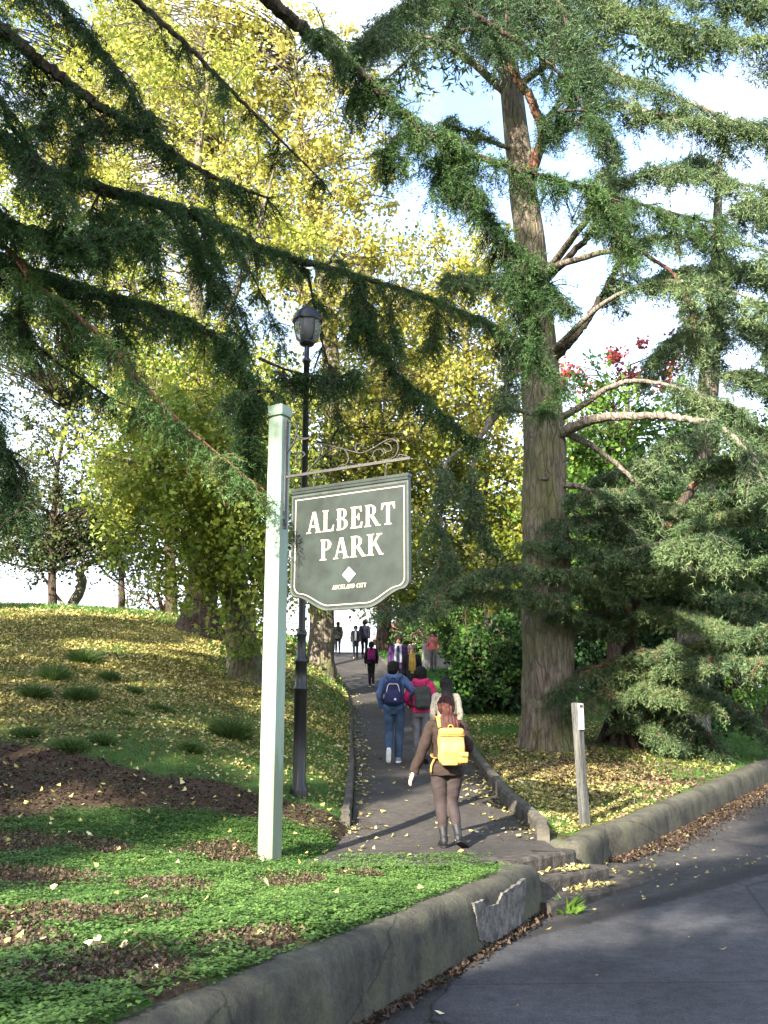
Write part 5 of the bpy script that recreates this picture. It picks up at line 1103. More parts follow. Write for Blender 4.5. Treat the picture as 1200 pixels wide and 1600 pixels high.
# a crown above the frame so that the tree is whole
fol = MB(); wd = MB()
for i in range(16):
    a = i*2.4; z = 15.5+i*.55; L = 4.2-(i*.2); b0 = along(pth, np.array([.72+.017*i]))[0]; b0[2] = z
    p = spline(np.array([b0, b0+[cos(a)*L*.5, sin(a)*L*.5, .35], b0+[cos(a)*L, sin(a)*L, -.2]]), 12); limb(wd, p, .07, .01, 6)
    bough(p, fol, wd, nsub=40, slen=1.1, droop=.5, K=8, m=6, bl=.2, bw=.05, tw=.3)
l = wd.build('limb', M['bark'], tall, True); fol.build('foliage', M['needle_blue'], l)

# ------------------------------------------------------------------ 3  low spreading cedar at right with layered boughs
g5 = on_ground(968, 1165); Y5 = g5[1]; print('low cedar', g5)
low = thing('cedar_tree', 'low spreading cedar with tiered green boughs between the tall trunk and the right edge', 'tree', g5)
tp = pp([(970, 1160, Y5), (978, 1080, Y5), (985, 990, Y5), (1000, 900, Y5+.2), (1040, 820, Y5+.4), (1085, 760, Y5+.8)]); tp[0][2] = g5[2]-.3
mb = MB(); p = spline(tp, 40); mb.tube(p, np.interp(np.linspace(0, 1, 40), [0, .1, .3, 1], [.24, .17, .14, .08]), 14, wob=.06)
for a in np.arange(6)*1.05:
    q = np.array([g5+np.array([cos(a)*r, sin(a)*r, z]) for r, z in ((.05, .9), (.16, .45), (.35, .05), (.5, -.2))]); mb.tube(spline(q, 8), np.linspace(.09, .08, 8), 7)
mb.build('trunk', M['bark_dark'], low, True)
Yl = Y5
L5 = [ # px path, slen, nsub, tint, hang, mat
 ([(975, 1000, Yl), (930, 930, Yl-1.2), (870, 895, Yl-2.0), (800, 885, Yl-2.6), (730, 905, Yl-3), (650, 955, Yl-3.2)], .8, 190, .5, .15),
 ([(975, 1010, Yl), (900, 960, Yl-1.4), (830, 930, Yl-2.1), (760, 925, Yl-2.6), (690, 935, Yl-2.9), (590, 960, Yl-3)], .7, 150, .35, .2),
 ([(985, 960, Yl), (930, 870, Yl-.6), (880, 850, Yl-1.5), (820, 850, Yl-2)], .8, 120, .4, .1),
 ([(1000, 900, Yl), (1060, 850, Yl-1), (1120, 810, Yl-1.8), (1210, 785, Yl-2.4)], .9, 190, .6, .12),
 ([(1000, 920, Yl), (1050, 900, Yl-1.3), (1110, 890, Yl-2), (1220, 870, Yl-2.6)], .9, 190, .5, .12),
 ([(985, 980, Yl), (1030, 955, Yl-1.2), (1090, 965, Yl-2.0), (1150, 985, Yl-2.6)], .8, 190, .6, .15),
 ([(980, 1040, Yl), (1040, 1015, Yl-1.3), (1120, 1000, Yl-2.2), (1220, 975, Yl-2.8)], .8, 190, .6, .18),
 ([(980, 1050, Yl), (1050, 1040, Yl-1.5), (1120, 1030, Yl-2.4), (1220, 1030, Yl-3)], .7, 170, .5, .25),
 ([(978, 1060, Yl), (1010, 1065, Yl-1.0), (1050, 1080, Yl-1.6), (1085, 1095, Yl-2.0)], .6, 140, .55, .25),
 ([(980, 1030, Yl), (940, 1040, Yl-.8), (900, 1060, Yl-1.3), (860, 1085, Yl-1.6)], .55, 110, .4, .25),
 ([(978, 1070, Yl), (950, 1075, Yl-.8), (930, 1090, Yl-1.2), (905, 1110, Yl-1.5)], .5, 90, .55, .25),
 ([(978, 1050, Yl), (1050, 1060, Yl+.5), (1120, 1090, Yl+.6), (1180, 1130, Yl+.4)], .8, 200, .3, .4),
 ([(978, 1060, Yl), (1030, 1090, Yl-.3), (1080, 1130, Yl-.5), (1120, 1165, Yl-.6)], .7, 170, .3, .3),
 ([(978, 1085, Yl), (1010, 1120, Yl-.5), (1050, 1155, Yl-.8)], .6, 120, .3, .3),
 ([(1010, 870, Yl), (960, 830, Yl-.5), (920, 810, Yl-1.2), (880, 815, Yl-1.8)], .8, 140, .4, .12),
 ([(1030, 830, Yl), (1100, 790, Yl-.6), (1160, 770, Yl-1.2), (1230, 760, Yl-1.8)], .9, 170, .5, .12),
 ([(1030, 820, Yl), (1000, 790, Yl-.8), (950, 770, Yl-1.6), (900, 775, Yl-2.2)], .8, 150, .45, .12),
 ([(1080, 760, Yl), (1130, 720, Yl-.6), (1180, 700, Yl-1), (1240, 700, Yl-1.4)], .9, 130, .5, .12),
 ([(1000, 900, Yl), (1040, 930, Yl+.6), (1110, 930, Yl+1), (1200, 930, Yl+1.2)], 1., 200, .25, .3),
 ([(990, 950, Yl), (930, 960, Yl+.6), (890, 980, Yl+.8)], .9, 120, .25, .3),
 ([(1200, 1000, Yl+.3), (1150, 960, Yl+.2), (1100, 930, Yl+.1), (1030, 900, Yl)], 1., 200, .25, .3),
]
for px, sl_, ns, ti, hg in L5:
    p = spline(pp(px), 9*len(px)); wd = MB(); limb(wd, p, .06, .008, 7); fol = MB()
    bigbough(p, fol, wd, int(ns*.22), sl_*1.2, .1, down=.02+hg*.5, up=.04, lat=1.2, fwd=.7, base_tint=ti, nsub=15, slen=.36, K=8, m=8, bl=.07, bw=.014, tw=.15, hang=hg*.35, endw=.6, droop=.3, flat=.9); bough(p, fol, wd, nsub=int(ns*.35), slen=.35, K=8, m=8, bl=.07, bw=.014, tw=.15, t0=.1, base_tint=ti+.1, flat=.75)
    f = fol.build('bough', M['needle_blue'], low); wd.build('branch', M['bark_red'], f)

# ------------------------------------------------------------------ 4  second upright cedar trunk further right
Y4 = 21.0
tp = pp([(1078, 1130, Y4), (1082, 1000, Y4), (1088, 830, Y4), (1100, 740, Y4), (1104, 650, Y4), (1110, 560, Y4), (1116, 470, Y4), (1120, 380, Y4), (1124, 250, Y4)]); b4 = np.array([tp[0][0], Y4, gz(tp[0][0], Y4)]); tp[0][2] = b4[2]-.3
ced4 = thing('cedar_tree', 'second upright cedar with a pale trunk behind the low boughs at right', 'tree', b4)
mb = MB(); p4 = spline(tp, 50); mb.tube(p4, np.interp(np.linspace(0, 1, 50), [0, .08, .5, 1], [.42, .32, .25, .07]), 16, wob=.04); mb.build('trunk', M['bark_pale'], ced4, True)
for px, ns, ti in (([(1112, 560, Y4), (1080, 520, Y4-.5), (1050, 530, Y4-.8), (1020, 570, Y4-1)], 70, .4), ([(1112, 540, Y4), (1150, 500, Y4-.5), (1190, 510, Y4-1), (1230, 540, Y4-1.4)], 90, .5),
       ([(1118, 460, Y4), (1150, 420, Y4-.5), (1200, 430, Y4-1), (1240, 450, Y4-1.4)], 80, .45), ([(1118, 450, Y4), (1080, 420, Y4-.5), (1030, 430, Y4-1)], 70, .4), ([(1122, 350, Y4), (1160, 320, Y4-.5), (1220, 340, Y4-1)], 70, .45),
       ([(1110, 600, Y4), (1150, 580, Y4-.6), (1200, 590, Y4-1.2), (1240, 610, Y4-1.6)], 90, .5), ([(1108, 600, Y4-.2), (1114, 540, Y4-.25), (1118, 480, Y4-.25), (1120, 400, Y4-.2)], 120, .45), ([(1104, 650, Y4), (1150, 660, Y4-.5), (1220, 680, Y4-1)], 70, .5),
       ([(1100, 740, Y4), (1050, 730, Y4-.6), (990, 730, Y4-1), (930, 745, Y4-1.2)], 100, .35), ([(1095, 780, Y4), (1150, 770, Y4-.5), (1220, 790, Y4-1)], 90, .4), ([(1124, 280, Y4), (1090, 250, Y4-.5), (1050, 265, Y4-1)], 50, .4), ([(1100, 690, Y4), (1060, 680, Y4-.4), (1020, 700, Y4-.7)], 50, .4)):
    p = spline(pp(px), 9*len(px)); wd = MB(); limb(wd, p, .05, .008, 6); fol = MB()
    bigbough(p, fol, wd, int(ns*.26), 1.1, .1, down=.3, base_tint=ti, nsub=14, slen=.45, K=7, m=7, bl=.10, bw=.022, tw=.2, hang=.15, endw=.6); bough(p, fol, wd, nsub=int(ns*.5), slen=.4, K=7, m=7, bl=.10, bw=.022, tw=.2, base_tint=ti)
    f = fol.build('bough', M['needle_blue'], ced4); wd.build('branch', M['bark_pale'], f)

# ------------------------------------------------------------------ broad leaved trees
def crown(blobs, per_m3, leaves, size, spread, tf, anchor, wood, up=0., droop=.5, sprays=True, wr=.02):
    """blobs: centre xyz, radii xyz, weight. returns foliage builder. anchor: polyline of trunk"""
    fol = MB()
    for c, r, wgt in blobs:
        c = np.asarray(c, float); r = np.asarray(r, float); n = max(5, int(per_m3*wgt*DENS*r[0]*r[1]*r[2]*4.2))
        u = unit(rng.normal(size=(n, 3)))*(rng.uniform(.15, 1, (n, 1))**(1/2.2)); q = c+u*r
        off = unit(rng.normal(size=(n, 3))+np.array([0, 0, -droop])); 
        k = rng.uniform(0, 1, (n, leaves, 1))
        sp = spread*rng.uniform(.5, 1.5, (n, 1, 1))
        pt = q[:, None]+off[:, None]*k*sp*1.6+rng.normal(size=(n, leaves, 3))*sp*.42
        ct = rng.normal(size=(n, 1))*.16
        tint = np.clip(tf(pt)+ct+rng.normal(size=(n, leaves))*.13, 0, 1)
        leafquads(fol, pt.reshape(-1, 3), size, tint.reshape(-1), up, .4)
        if wood is not None:
            for j in rng.permutation(n)[:max(3, int(n*.65))]:
                ai = np.argmin(np.linalg.norm((anchor-q[j])*[1, 1, 1.6]+[0, 0, .9], axis=1)); a = anchor[ai]
                mid = (a+q[j])/2+rng.normal(size=3)*.25+[0, 0, .2]
                d = np.linalg.norm(q[j]-a); wood.tube(spline(np.array([a, mid, q[j], q[j]+off[j]*spread]), 7), np.linspace(wr*min(1.5, .5+d/4), .006, 7), 4, cap=False)
    return fol
def broadleaf(name, label, base, trunk_px, radii, blobs, per, leaves, size, spread, tf, mat, bark='bark_dark', limbs=(), group=None, **k):
    t = thing(name, label, 'tree', base, 0, group)
    tp = np.vstack([[base+np.array([0, 0, -.4])], [base+np.array([0, 0, .15])], trunk_px]) if len(trunk_px) else np.array([base, base+[0, 0, 3]])
    p = spline(tp, 12*len(tp)); wd = MB(); wd.tube(p, np.interp(np.linspace(0, 1, len(p)), np.linspace(0, 1, len(radii)), radii), 14, wob=.08)
    anc = [p[len(p)//4:]]
    for lp, r0, r1 in limbs:
        q = spline(np.asarray(lp), 9*len(lp)); limb(wd, q, r0, r1, 8); anc.append(q)
    anc = np.vstack(anc)
    f = crown(blobs, per, leaves, size, spread, tf, anc, wd, **k)
    wd.build('trunk', M[bark], t, True); f.build('crown', M[mat], t)
    return t
def B(u, v, Y, rx, rz, ry=None, w=1.0):
    return (at_y(u, v, Y), (rx, ry or rx, rz), w)
# ginkgo left of the path (trunk behind the sign post)
gk = on_ground(383, 1063); print('ginkgo', gk); Yg = gk[1]
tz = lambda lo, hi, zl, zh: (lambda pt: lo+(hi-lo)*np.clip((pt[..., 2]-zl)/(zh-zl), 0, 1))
broadleaf('ginkgo_tree', 'green and yellow ginkgo with leafy trunk on the bank behind the green post', gk,
    pp([(375, 980, Yg), (355, 860, Yg), (335, 720, Yg), (318, 560, Yg+.2), (300, 400, Yg+.4), (310, 240, Yg+.6), (330, 80, Yg+.8)]), [.55, .36, .30, .25, .2, .15, .1, .04],
    [B(300, 720, Yg-1.4, 1.8, 1.6, w=1.7), B(230, 790, Yg-1, 1.2, 1.0, w=1.7), B(400, 760, Yg-1.6, 1.2, 1.6, w=1.9), B(350, 890, Yg-1.3, 1.1, .9, w=2), B(290, 880, Yg-.8, 1.0, .6, w=1.6), B(410, 900, Yg-1.4, .7, 1.1, w=2.2), B(390, 980, Yg-1.0, .5, .6, w=2.8), B(200, 690, Yg-.8, 1.2, 1.2, w=1.2), B(340, 620, Yg-1.2, 1.5, 1.1, w=1.3),
     B(260, 560, Yg, 1.6, 1.3, w=.9), B(420, 600, Yg, 1.2, 1.2, w=.6), B(380, 360, Yg+.5, 1.8, 1.4, w=.9), B(330, 130, Yg+.5, 1.6, 1.3, w=.9), B(250, 300, Yg+.8, 1.4, 1.2, w=.7), B(180, 60, Yg+1, 1.5, 1.3, w=.7), B(200, 430, Yg+.8, 1.3, 1.1, w=.7)],
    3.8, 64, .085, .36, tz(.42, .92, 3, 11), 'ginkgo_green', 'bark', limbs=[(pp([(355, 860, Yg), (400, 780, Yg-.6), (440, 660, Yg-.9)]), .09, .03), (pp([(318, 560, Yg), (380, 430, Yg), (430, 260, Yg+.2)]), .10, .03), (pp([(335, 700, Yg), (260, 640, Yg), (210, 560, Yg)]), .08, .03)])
# big yellow ginkgo behind the sign
gk2 = np.array([-.9, 31.0, 0]); gk2 = np.array([-1.9, 30.5, gz(-1.9, 30.5)]); Yh = 30.5
broadleaf('ginkgo_tree', 'tall yellow ginkgo filling the middle behind the park name board', gk2,
    pp([(505, 900, Yh), (520, 700, Yh), (515, 520, Yh), (490, 350, Yh), (470, 200, Yh), (460, 60, Yh)]), [.5, .4, .34, .28, .2, .1, .04],
    [B(560, 820, Yh, 2.2, 1.6), B(520, 680, Yh, 2.4, 2.0, w=.9), B(640, 640, Yh, 2.3, 2.0, w=1), B(600, 480, Yh, 2.3, 2.0, w=.8), B(500, 420, Yh, 2.3, 2.1, w=.8), B(430, 300, Yh, 2.6, 2.2, w=.8), B(330, 200, Yh+.5, 2.6, 2.4, w=.7), B(520, 230, Yh, 2.2, 2.0, w=.6), B(420, 100, Yh, 2.8, 2.2, w=.7), B(270, 80, Yh, 2.6, 2.2, w=.7), B(560, 320, Yh, 1.7, 1.7, w=.6), B(480, 900, Yh, 1.4, 1.0, w=.8), B(160, 220, Yh, 2.4, 2.4, w=.55), B(570, 90, Yh, 1.6, 1.6, w=.35)],
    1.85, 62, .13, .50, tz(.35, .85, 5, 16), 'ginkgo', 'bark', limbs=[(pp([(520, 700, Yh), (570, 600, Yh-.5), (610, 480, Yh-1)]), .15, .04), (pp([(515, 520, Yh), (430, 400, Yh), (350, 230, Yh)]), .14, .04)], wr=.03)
gk3 = np.array([4.6, 33.0, gz(4.6, 33.0)]); Yi = 33
broadleaf('ginkgo_tree', 'bright yellow green ginkgo between the name board and the tall cedar trunk', gk3,
    pp([(775, 980, Yi), (760, 850, Yi), (745, 700, Yi), (730, 560, Yi), (720, 440, Yi)]), [.5, .38, .3, .22, .14, .05],
    [B(760, 900, Yi, 2.2, 1.4), B(700, 800, Yi, 2.4, 2.0), B(790, 760, Yi, 2.2, 2.2), B(700, 640, Yi, 2.4, 2.2, w=1.1), B(790, 600, Yi, 2.0, 1.8), B(730, 480, Yi, 2.2, 2.0, w=1.2), B(700, 400, Yi, 1.7, 1.2, w=1), B(650, 880, Yi, 1.8, 1.2), B(820, 880, Yi, 1.6, 1.6), B(780, 430, Yi, 1.2, 1.4, w=.8)],
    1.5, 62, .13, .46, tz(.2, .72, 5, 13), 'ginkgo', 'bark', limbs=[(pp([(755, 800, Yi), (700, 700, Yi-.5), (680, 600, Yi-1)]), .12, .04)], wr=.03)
# dark trunk on the crest
ck = on_ground(312, 990); print('crest', ck); Yc = min(ck[1], 36.); ck = np.array([at_y(312, 985, Yc)[0], Yc, gz(at_y(312, 985, Yc)[0], Yc)])
broadleaf('crest_tree', 'dark broad trunk flaring at its foot on the crest of the left bank', ck,
    pp([(314, 930, Yc), (318, 880, Yc), (322, 780, Yc), (318, 640, Yc)]), [1.0, .62, .42, .36, .3, .2],
    [B(330, 800, Yc+.5, 2.2, 1.5, w=.7), B(260, 720, Yc, 2.4, 2.0, w=.5), B(400, 640, Yc+1, 2.4, 2.2, w=.7), B(300, 560, Yc+1, 2.6, 2.2, w=.6)],
    1.0, 60, .13, .5, tz(.1, .5, 6, 14), 'leaf_olive', 'bark_dark', limbs=[(pp([(318, 880, Yc), (345, 840, Yc), (380, 780, Yc)]), .16, .05), (pp([(318, 880, Yc), (290, 830, Yc), (250, 790, Yc)]), .14, .05)], wr=.03)
# thin trees on the skyline at left
def sky_tree(name, label, u, v, Y, trunk, radii, blobs, mat, per=.9, limbs=(), size=.12, spread=.55, bark='bark_dark', tf=None, leaves=46):
    x = at_y(u, v, Y)[0]; base = np.array([x, Y, gz(x, Y)])
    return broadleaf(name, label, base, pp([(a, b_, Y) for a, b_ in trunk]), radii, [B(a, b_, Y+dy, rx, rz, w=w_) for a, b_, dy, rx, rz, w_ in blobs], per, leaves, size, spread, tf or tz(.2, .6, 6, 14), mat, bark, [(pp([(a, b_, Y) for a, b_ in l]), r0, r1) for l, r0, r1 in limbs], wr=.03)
sky_tree('skyline_tree', 'slender straight tree on the skyline at far left with open airy crown', 82, 955, 36, [(82, 880), (84, 800), (92, 720), (110, 640)], [.30, .17, .13, .10, .06, .03],
    [(60, 820, 0, 2.4, 1.3, 1.1), (140, 780, 0, 2.2, 1.3, 1.2), (30, 740, 0, 1.8, 1.2, .9), (120, 690, 0, 2.4, 1.3, .9), (200, 680, 0, 1.8, 1.6, 1), (60, 570, 0, 2.8, 1.1, 1.1), (160, 560, 0, 2.4, 1.2, 1.1), (20, 500, 0, 2.2, 1.6, 1), (70, 640, 0, 2.0, .9, .35), (210, 780, 0, 1.8, 1.4, 1.7), (10, 840, 0, 1.8, 1.0, 1.5), (90, 860, 0, 1.8, .8, 1), (150, 830, 1, 2.2, 1.0, 1.5), (40, 780, 1, 2, 1.2, 1.4), (110, 620, 1, 1.8, .8, .8), (190, 600, 1, 1.6, 1.2, 1.3), (250, 720, 1, 1.6, 1.6, 1.2), (240, 850, 1, 1.4, .9, 1.3)], 'leaf_olive', per=1.25,
    limbs=[([(84, 810), (50, 780), (10, 770)], .05, .02), ([(92, 720), (140, 680), (190, 640)], .06, .02), ([(84, 790), (130, 750), (170, 740)], .05, .02)])
sky_tree('skyline_tree', 'crooked pale tree leaning on the skyline beside the slender straight one', 98, 957, 39, [(110, 950), (128, 915), (126, 890), (150, 875), (190, 868)], [.36, .26, .2, .17, .12, .06],
    [(170, 860, 0, 1.8, .7, .8), (60, 870, 0, 1.5, .8, .7), (20, 880, 0, 1.5, 1.0, .8), (120, 850, 0, 1.8, .7, .9)], 'leaf_olive', limbs=[([(104, 952), (70, 905), (60, 880), (30, 890)], .08, .02), ([(60, 905), (40, 870), (10, 850)], .05, .02), ([(150, 875), (170, 900), (210, 930)], .05, .02)], bark='bark_pale')
sky_tree('skyline_tree', 'dark dense tree on the skyline with low hanging crown beside the crest trunk', 190, 970, 44, [(190, 930), (188, 880), (180, 820)], [.3, .2, .15, .1, .05],
    [(170, 850, 0, 2.0, 1.0, 1.7), (130, 840, 0, 1.4, .7, 1.4), (210, 800, 0, 1.8, 1.1, 1.3), (150, 790, 0, 1.6, .9, 1.2), (30, 840, 0, 2.2, 1.2, 1.0)], 'leaf_dark', per=1.1, size=.14)
sky_tree('skyline_tree', 'bushy scrub tree with bare twisting stems on the skyline right of the crooked tree', 250, 978, 46, [(252, 950), (245, 920), (250, 890)], [.2, .13, .1, .07, .04],
    [(240, 930, 0, 1.6, .7, .5), (270, 905, 0, 1.6, .8, .6), (220, 890, 0, 1.5, .8, .7), (290, 930, 0, 1.2, .6, .5), (200, 900, 0, 1.6, 1.0, .6)], 'leaf_olive', limbs=[([(252, 960), (275, 935), (300, 930)], .07, .02), ([(250, 960), (225, 935), (205, 925)], .07, .02), ([(253, 965), (262, 930), (275, 890)], .07, .02)], bark='bark_red')
sky_tree('skyline_tree', 'olive tree on the skyline between the dark crest trunk and the lamp', 425, 1000, 46, [(420, 930), (425, 850), (430, 760)], [.4, .26, .2, .15, .08],
    [(400, 860, 0, 2.4, 1.8, .7), (460, 900, 0, 2.0, 1.4, .7), (440, 760, 0, 2.6, 2.0, .7), (480, 800, 0, 2.2, 2, .6), (340, 840, 0, 1.6, 1.2, .6)], 'leaf_olive')
sky_tree('shrub_tree', 'glossy olive tree rising beyond the two walkers coming down the path', 600, 1010, 60, [(600, 960), (590, 880), (585, 800)], [.5, .4, .3, .2, .1],
    [(610, 940, 0, 2.2, 2.0, 1), (575, 900, 0, 2.0, 1.5, .7), (640, 900, 0, 2.5, 2.2, .9), (600, 820, 0, 3, 2.5, .9)], 'leaf_olive', size=.2, spread=.8, per=.5)
# background right of the tall cedar
def bg(name, label, u, v, Y, blobs, mat, per, size, spread, trunk, radii, tf=None, leaves=50, bark='bark_dark'):
    return sky_tree(name, label, u, v, Y, trunk, radii, blobs, mat, per, size=size, spread=spread, tf=tf, leaves=leaves, bark=bark)
bg('evergreen_tree', 'bushy bright green tree just right of the tall cedar trunk, behind its arching limb', 960, 1060, 27, [(930, 800, 0, 2.0, 2.0, 1.2), (1000, 760, 0, 1.8, 1.8, 1.1), (950, 690, 0, 1.7, 1.5, 1.1), (910, 620, 0, 1.2, 1.3, 1), (1010, 680, 0, 1.5, 1.4, 1.1), (960, 600, 0, 1.1, 1.0, .8), (1060, 700, .5, 1.4, 1.4, 1), (1060, 620, .5, 1.0, 1.0, .8), (940, 900, 0, 1.8, 1.6, 1)], 'leaf_bright', 1.5, .12, .42, [(960, 900), (960, 760), (955, 640)], [.3, .24, .2, .15, .06], tz(.0, .6, 4, 12))
bg('evergreen_tree', 'dark evergreen backing the low cedar near the right edge', 1150, 1100, 30, [(1130, 950, 0, 2.8, 2.0, 1.2), (1080, 850, 0, 2.6, 2.0, 1.2), (1180, 830, 0, 2.4, 2.2, 1.1), (1130, 740, 0, 2.2, 1.6, 1), (1030, 940, 0, 2.2, 1.8, 1.2), (1200, 720, 0, 2.0, 1.4, .9), (1000, 1010, 0, 2.0, 1.2, 1.0)], 'leaf_dark', 1.3, .14, .5, [(1150, 950), (1145, 800)], [.3, .22, .16, .06], tz(.1, .6, 3, 10))
bg('maple_tree', 'small red leaved maple against the sky right of the tall cedar trunk', 985, 1060, 31, [(985, 560, 0, 1.0, .7, 1.3), (960, 610, 0, 1.0, .7, 1), (1010, 600, 0, .8, .6, 1.1), (895, 585, -.5, .7, .5, .8), (940, 650, 0, .8, .5, .6), (1090, 740, 0, .5, .4, .4), (1050, 560, 0, .5, .6, .5)], 'leaf_red', 2.0, .12, .34, [(985, 800), (980, 640), (985, 570)], [.2, .16, .12, .08, .03])
bg('evergreen_tree', 'tall dark evergreen far behind, seen between the tall cedar trunk and the low cedar', 930, 1060, 42, [(930, 1000, 0, 3.2, 2.2, 1.1), (900, 900, 0, 3.2, 2.4, 1.1), (980, 880, 0, 3.2, 2.6, 1.1), (930, 780, 0, 3.0, 2.4, 1), (860, 980, 0, 2.6, 2.2, 1.1), (1010, 1010, 0, 3, 2, 1.1), (850, 850, 0, 2.4, 2.4, .9), (900, 690, 0, 2.2, 2.0, .8)], 'leaf_dark', .8, .2, .7, [(930, 900), (930, 760)], [.4, .3, .2, .08], tz(.2, .8, 3, 12))
bg('evergreen_tree', 'broad olive green tree far behind near the right edge', 1150, 1080, 46, [(1120, 1010, 0, 3.6, 2.4, 1.1), (1200, 980, 0, 3.6, 2.6, 1.1), (1080, 920, 0, 3.4, 2.6, 1), (1170, 860, 0, 3.6, 3.0, 1), (1220, 780, 0, 3.2, 2.6, .9), (1060, 1040, 0, 3, 1.8, 1.1), (1210, 1060, 0, 3, 1.8, 1), (1110, 780, 0, 2.6, 2.2, .8)], 'leaf_olive', .75, .2, .75, [(1150, 950), (1150, 820)], [.4, .3, .2, .08], tz(.2, .7, 3, 12))
bg('evergreen_tree', 'dark evergreen closing the gap behind the bright ginkgo left of the tall cedar trunk', 780, 1040, 48, [(780, 1000, 0, 3.4, 2.0, 1.1), (720, 960, 0, 3.0, 2.0, 1.1), (830, 950, 0, 3.0, 2.6, 1.1), (760, 900, 0, 3.2, 2.4, .9), (680, 900, 0, 2.8, 2.2, .8), (830, 820, 0, 2.6, 2.6, .8), (700, 1000, 0, 2.2, 1.4, 1)], 'leaf_olive', .75, .2, .75, [(780, 940), (770, 850)], [.4, .3, .2, .08], tz(.0, .5, 4, 14))
bg('leafy_tree', 'thin yellowing tree behind the big ginkgo at the upper left', 268, 960, 33, [(60, 60, 0, 2.6, 2.2, .8), (160, 140, 0, 2.4, 2.2, .8), (60, 260, 0, 2.6, 2.4, .7), (160, 340, 0, 2.4, 2.2, .8), (80, 440, 0, 2.2, 2.0, .8), (210, 470, 0, 2.2, 2.0, .9), (240, 20, 0, 2.4, 2.0, .7), (250, 600, 0, 1.8, 1.6, .9), (150, 540, 0, 1.6, 1.2, .8)], 'ginkgo_green', 1.5, .13, .5, [(262, 800), (240, 600), (190, 350), (150, 100)], [.26, .2, .16, .12, .08, .04], tz(.2, .9, 6, 18))
bg('leafy_tree', 'thin olive tree behind the lamp lantern with small sky gaps', 600, 1000, 50, [(560, 620, 0, 3.0, 2.6, .7), (640, 560, 0, 3.0, 2.6, .7), (600, 720, 0, 3.2, 2.6, .8), (520, 760, 0, 3.0, 2.4, .8), (660, 760, 0, 3.0, 2.4, .8), (560, 460, 0, 3.0, 2.4, .5), (640, 420, 0, 2.6, 2.2, .4)], 'leaf_olive', .55, .2, .8, [(600, 860), (595, 700), (590, 560)], [.5, .4, .3, .2, .08], tz(.3, .9, 8, 20))
# shrubs right of the path
def shrub(name, label, u, v, blobs, mat, per, size, spread, tf=None, stems=5, leaves=50, group=None, Y=None):
    b0 = on_ground(u, v) if Y is None else np.array([at_y(u, v, Y)[0], Y, gz(at_y(u, v, Y)[0], Y)]); Yb = b0[1]; t = thing(name, label, 'shrub', b0, 0, group)
    wd = MB(); anc = []
    for i in range(stems):
        a = i*6.28/stems; q = spline(np.array([b0+[cos(a)*.06, sin(a)*.06, -.15], b0+[cos(a)*.25, sin(a)*.25, .6], b0+[cos(a)*.7, sin(a)*.7, 1.5]]), 9); wd.tube(q, np.linspace(.04, .012, 9), 6); anc.append(q)
    f = crown([B(a, b_, Yb+dy, rx, rz, w=w_) for a, b_, dy, rx, rz, w_ in blobs], per, leaves, size, spread, tf or (lambda pt: .4+0*pt[..., 0]), np.vstack(anc), wd)
    wd.build('stem', M['bark_dark'], t); f.build('foliage', M[mat], t); return t
shrub('shrub', 'dark glossy shrub right of the path beside the tall cedar trunk', 770, 1115, [(770, 1050, .3, 1.2, .8, 1.5), (730, 1040, .6, .7, .7, 1.2), (810, 1060, .2, .9, .9, 1.5), (750, 1085, 0, .8, .5, 1.4), (800, 1090, 0, .8, .5, 1.2), (775, 1000, .6, 1.3, .7, 1.2)], 'leaf_dark', 9, .10, .22, tz(.05, .6, 1.3, 3.2))
shrub('shrub', 'bright green leafed shrub glowing behind the dark glossy one', 745, 1075, [(755, 1015, .5, 1.0, .5, 1), (790, 1035, 0, .6, .5, .8), (740, 1055, 0, .5, .4, .8), (720, 990, .6, 1.0, .5, .8), (830, 1010, .6, 1.2, 1.0, 1)], 'leaf_bright', 4.5, .10, .22, tz(.2, .9, 2, 4))
shrub('shrub', 'dark hedge like shrub in deep shade under the low cedar', 1060, 1150, [(1060, 1100, 1.0, 1.2, .6, 1), (1120, 1110, 1.2, 1.2, .6, 1), (1010, 1120, .8, .7, .4, .7)], 'leaf_dark', 5, .09, .2)
shrub('shrub', 'light green shrub at the right edge beyond the low cedar', 1190, 1135, [(1190, 1085, 1.5, 1.2, .7, 1), (1230, 1075, 1.5, 1.2, .8, 1)], 'leaf_bright', 3, .11, .25, Y=27)
shrub('shrub', 'rounded dark shrub on the bank right of the two walkers coming down', 700, 1035, [(705, 1000, 0, 1.4, .8, 1), (740, 985, .3, 1.4, .9, 1), (660, 990, 1.5, 1.4, .8, 1), (690, 965, .5, 1.8, .8, .8)], 'leaf_dark', 2.6, .13, .3, tz(.2, .8, 3, 6))
# leaning dark stem seen under the boughs
g9 = on_ground(752, 1072)
t = thing('leaning_tree', 'dark leaning stem under the boughs left of the tall cedar trunk', 'tree', g9); wd = MB()
p = spline(np.vstack([[g9-[0, 0, .2]], pp([(735, 1035, g9[1]), (712, 1000, g9[1]-.2), (695, 970, g9[1]-.3), (670, 945, g9[1]-.4)])]), 30); limb(wd, p, .13, .05, 9); wd.build('trunk', M['bark_dark'], t, True)
fol = MB(); wd = MB(); bough(p, fol, wd, nsub=90, slen=1.0, droop=.6, K=8, m=8, bl=.11, bw=.022, t0=.6, hang=.3, tw=.2, base_tint=.4); f = fol.build('crown', M['needle'], t); wd.build('twigs', M['twig'], f)

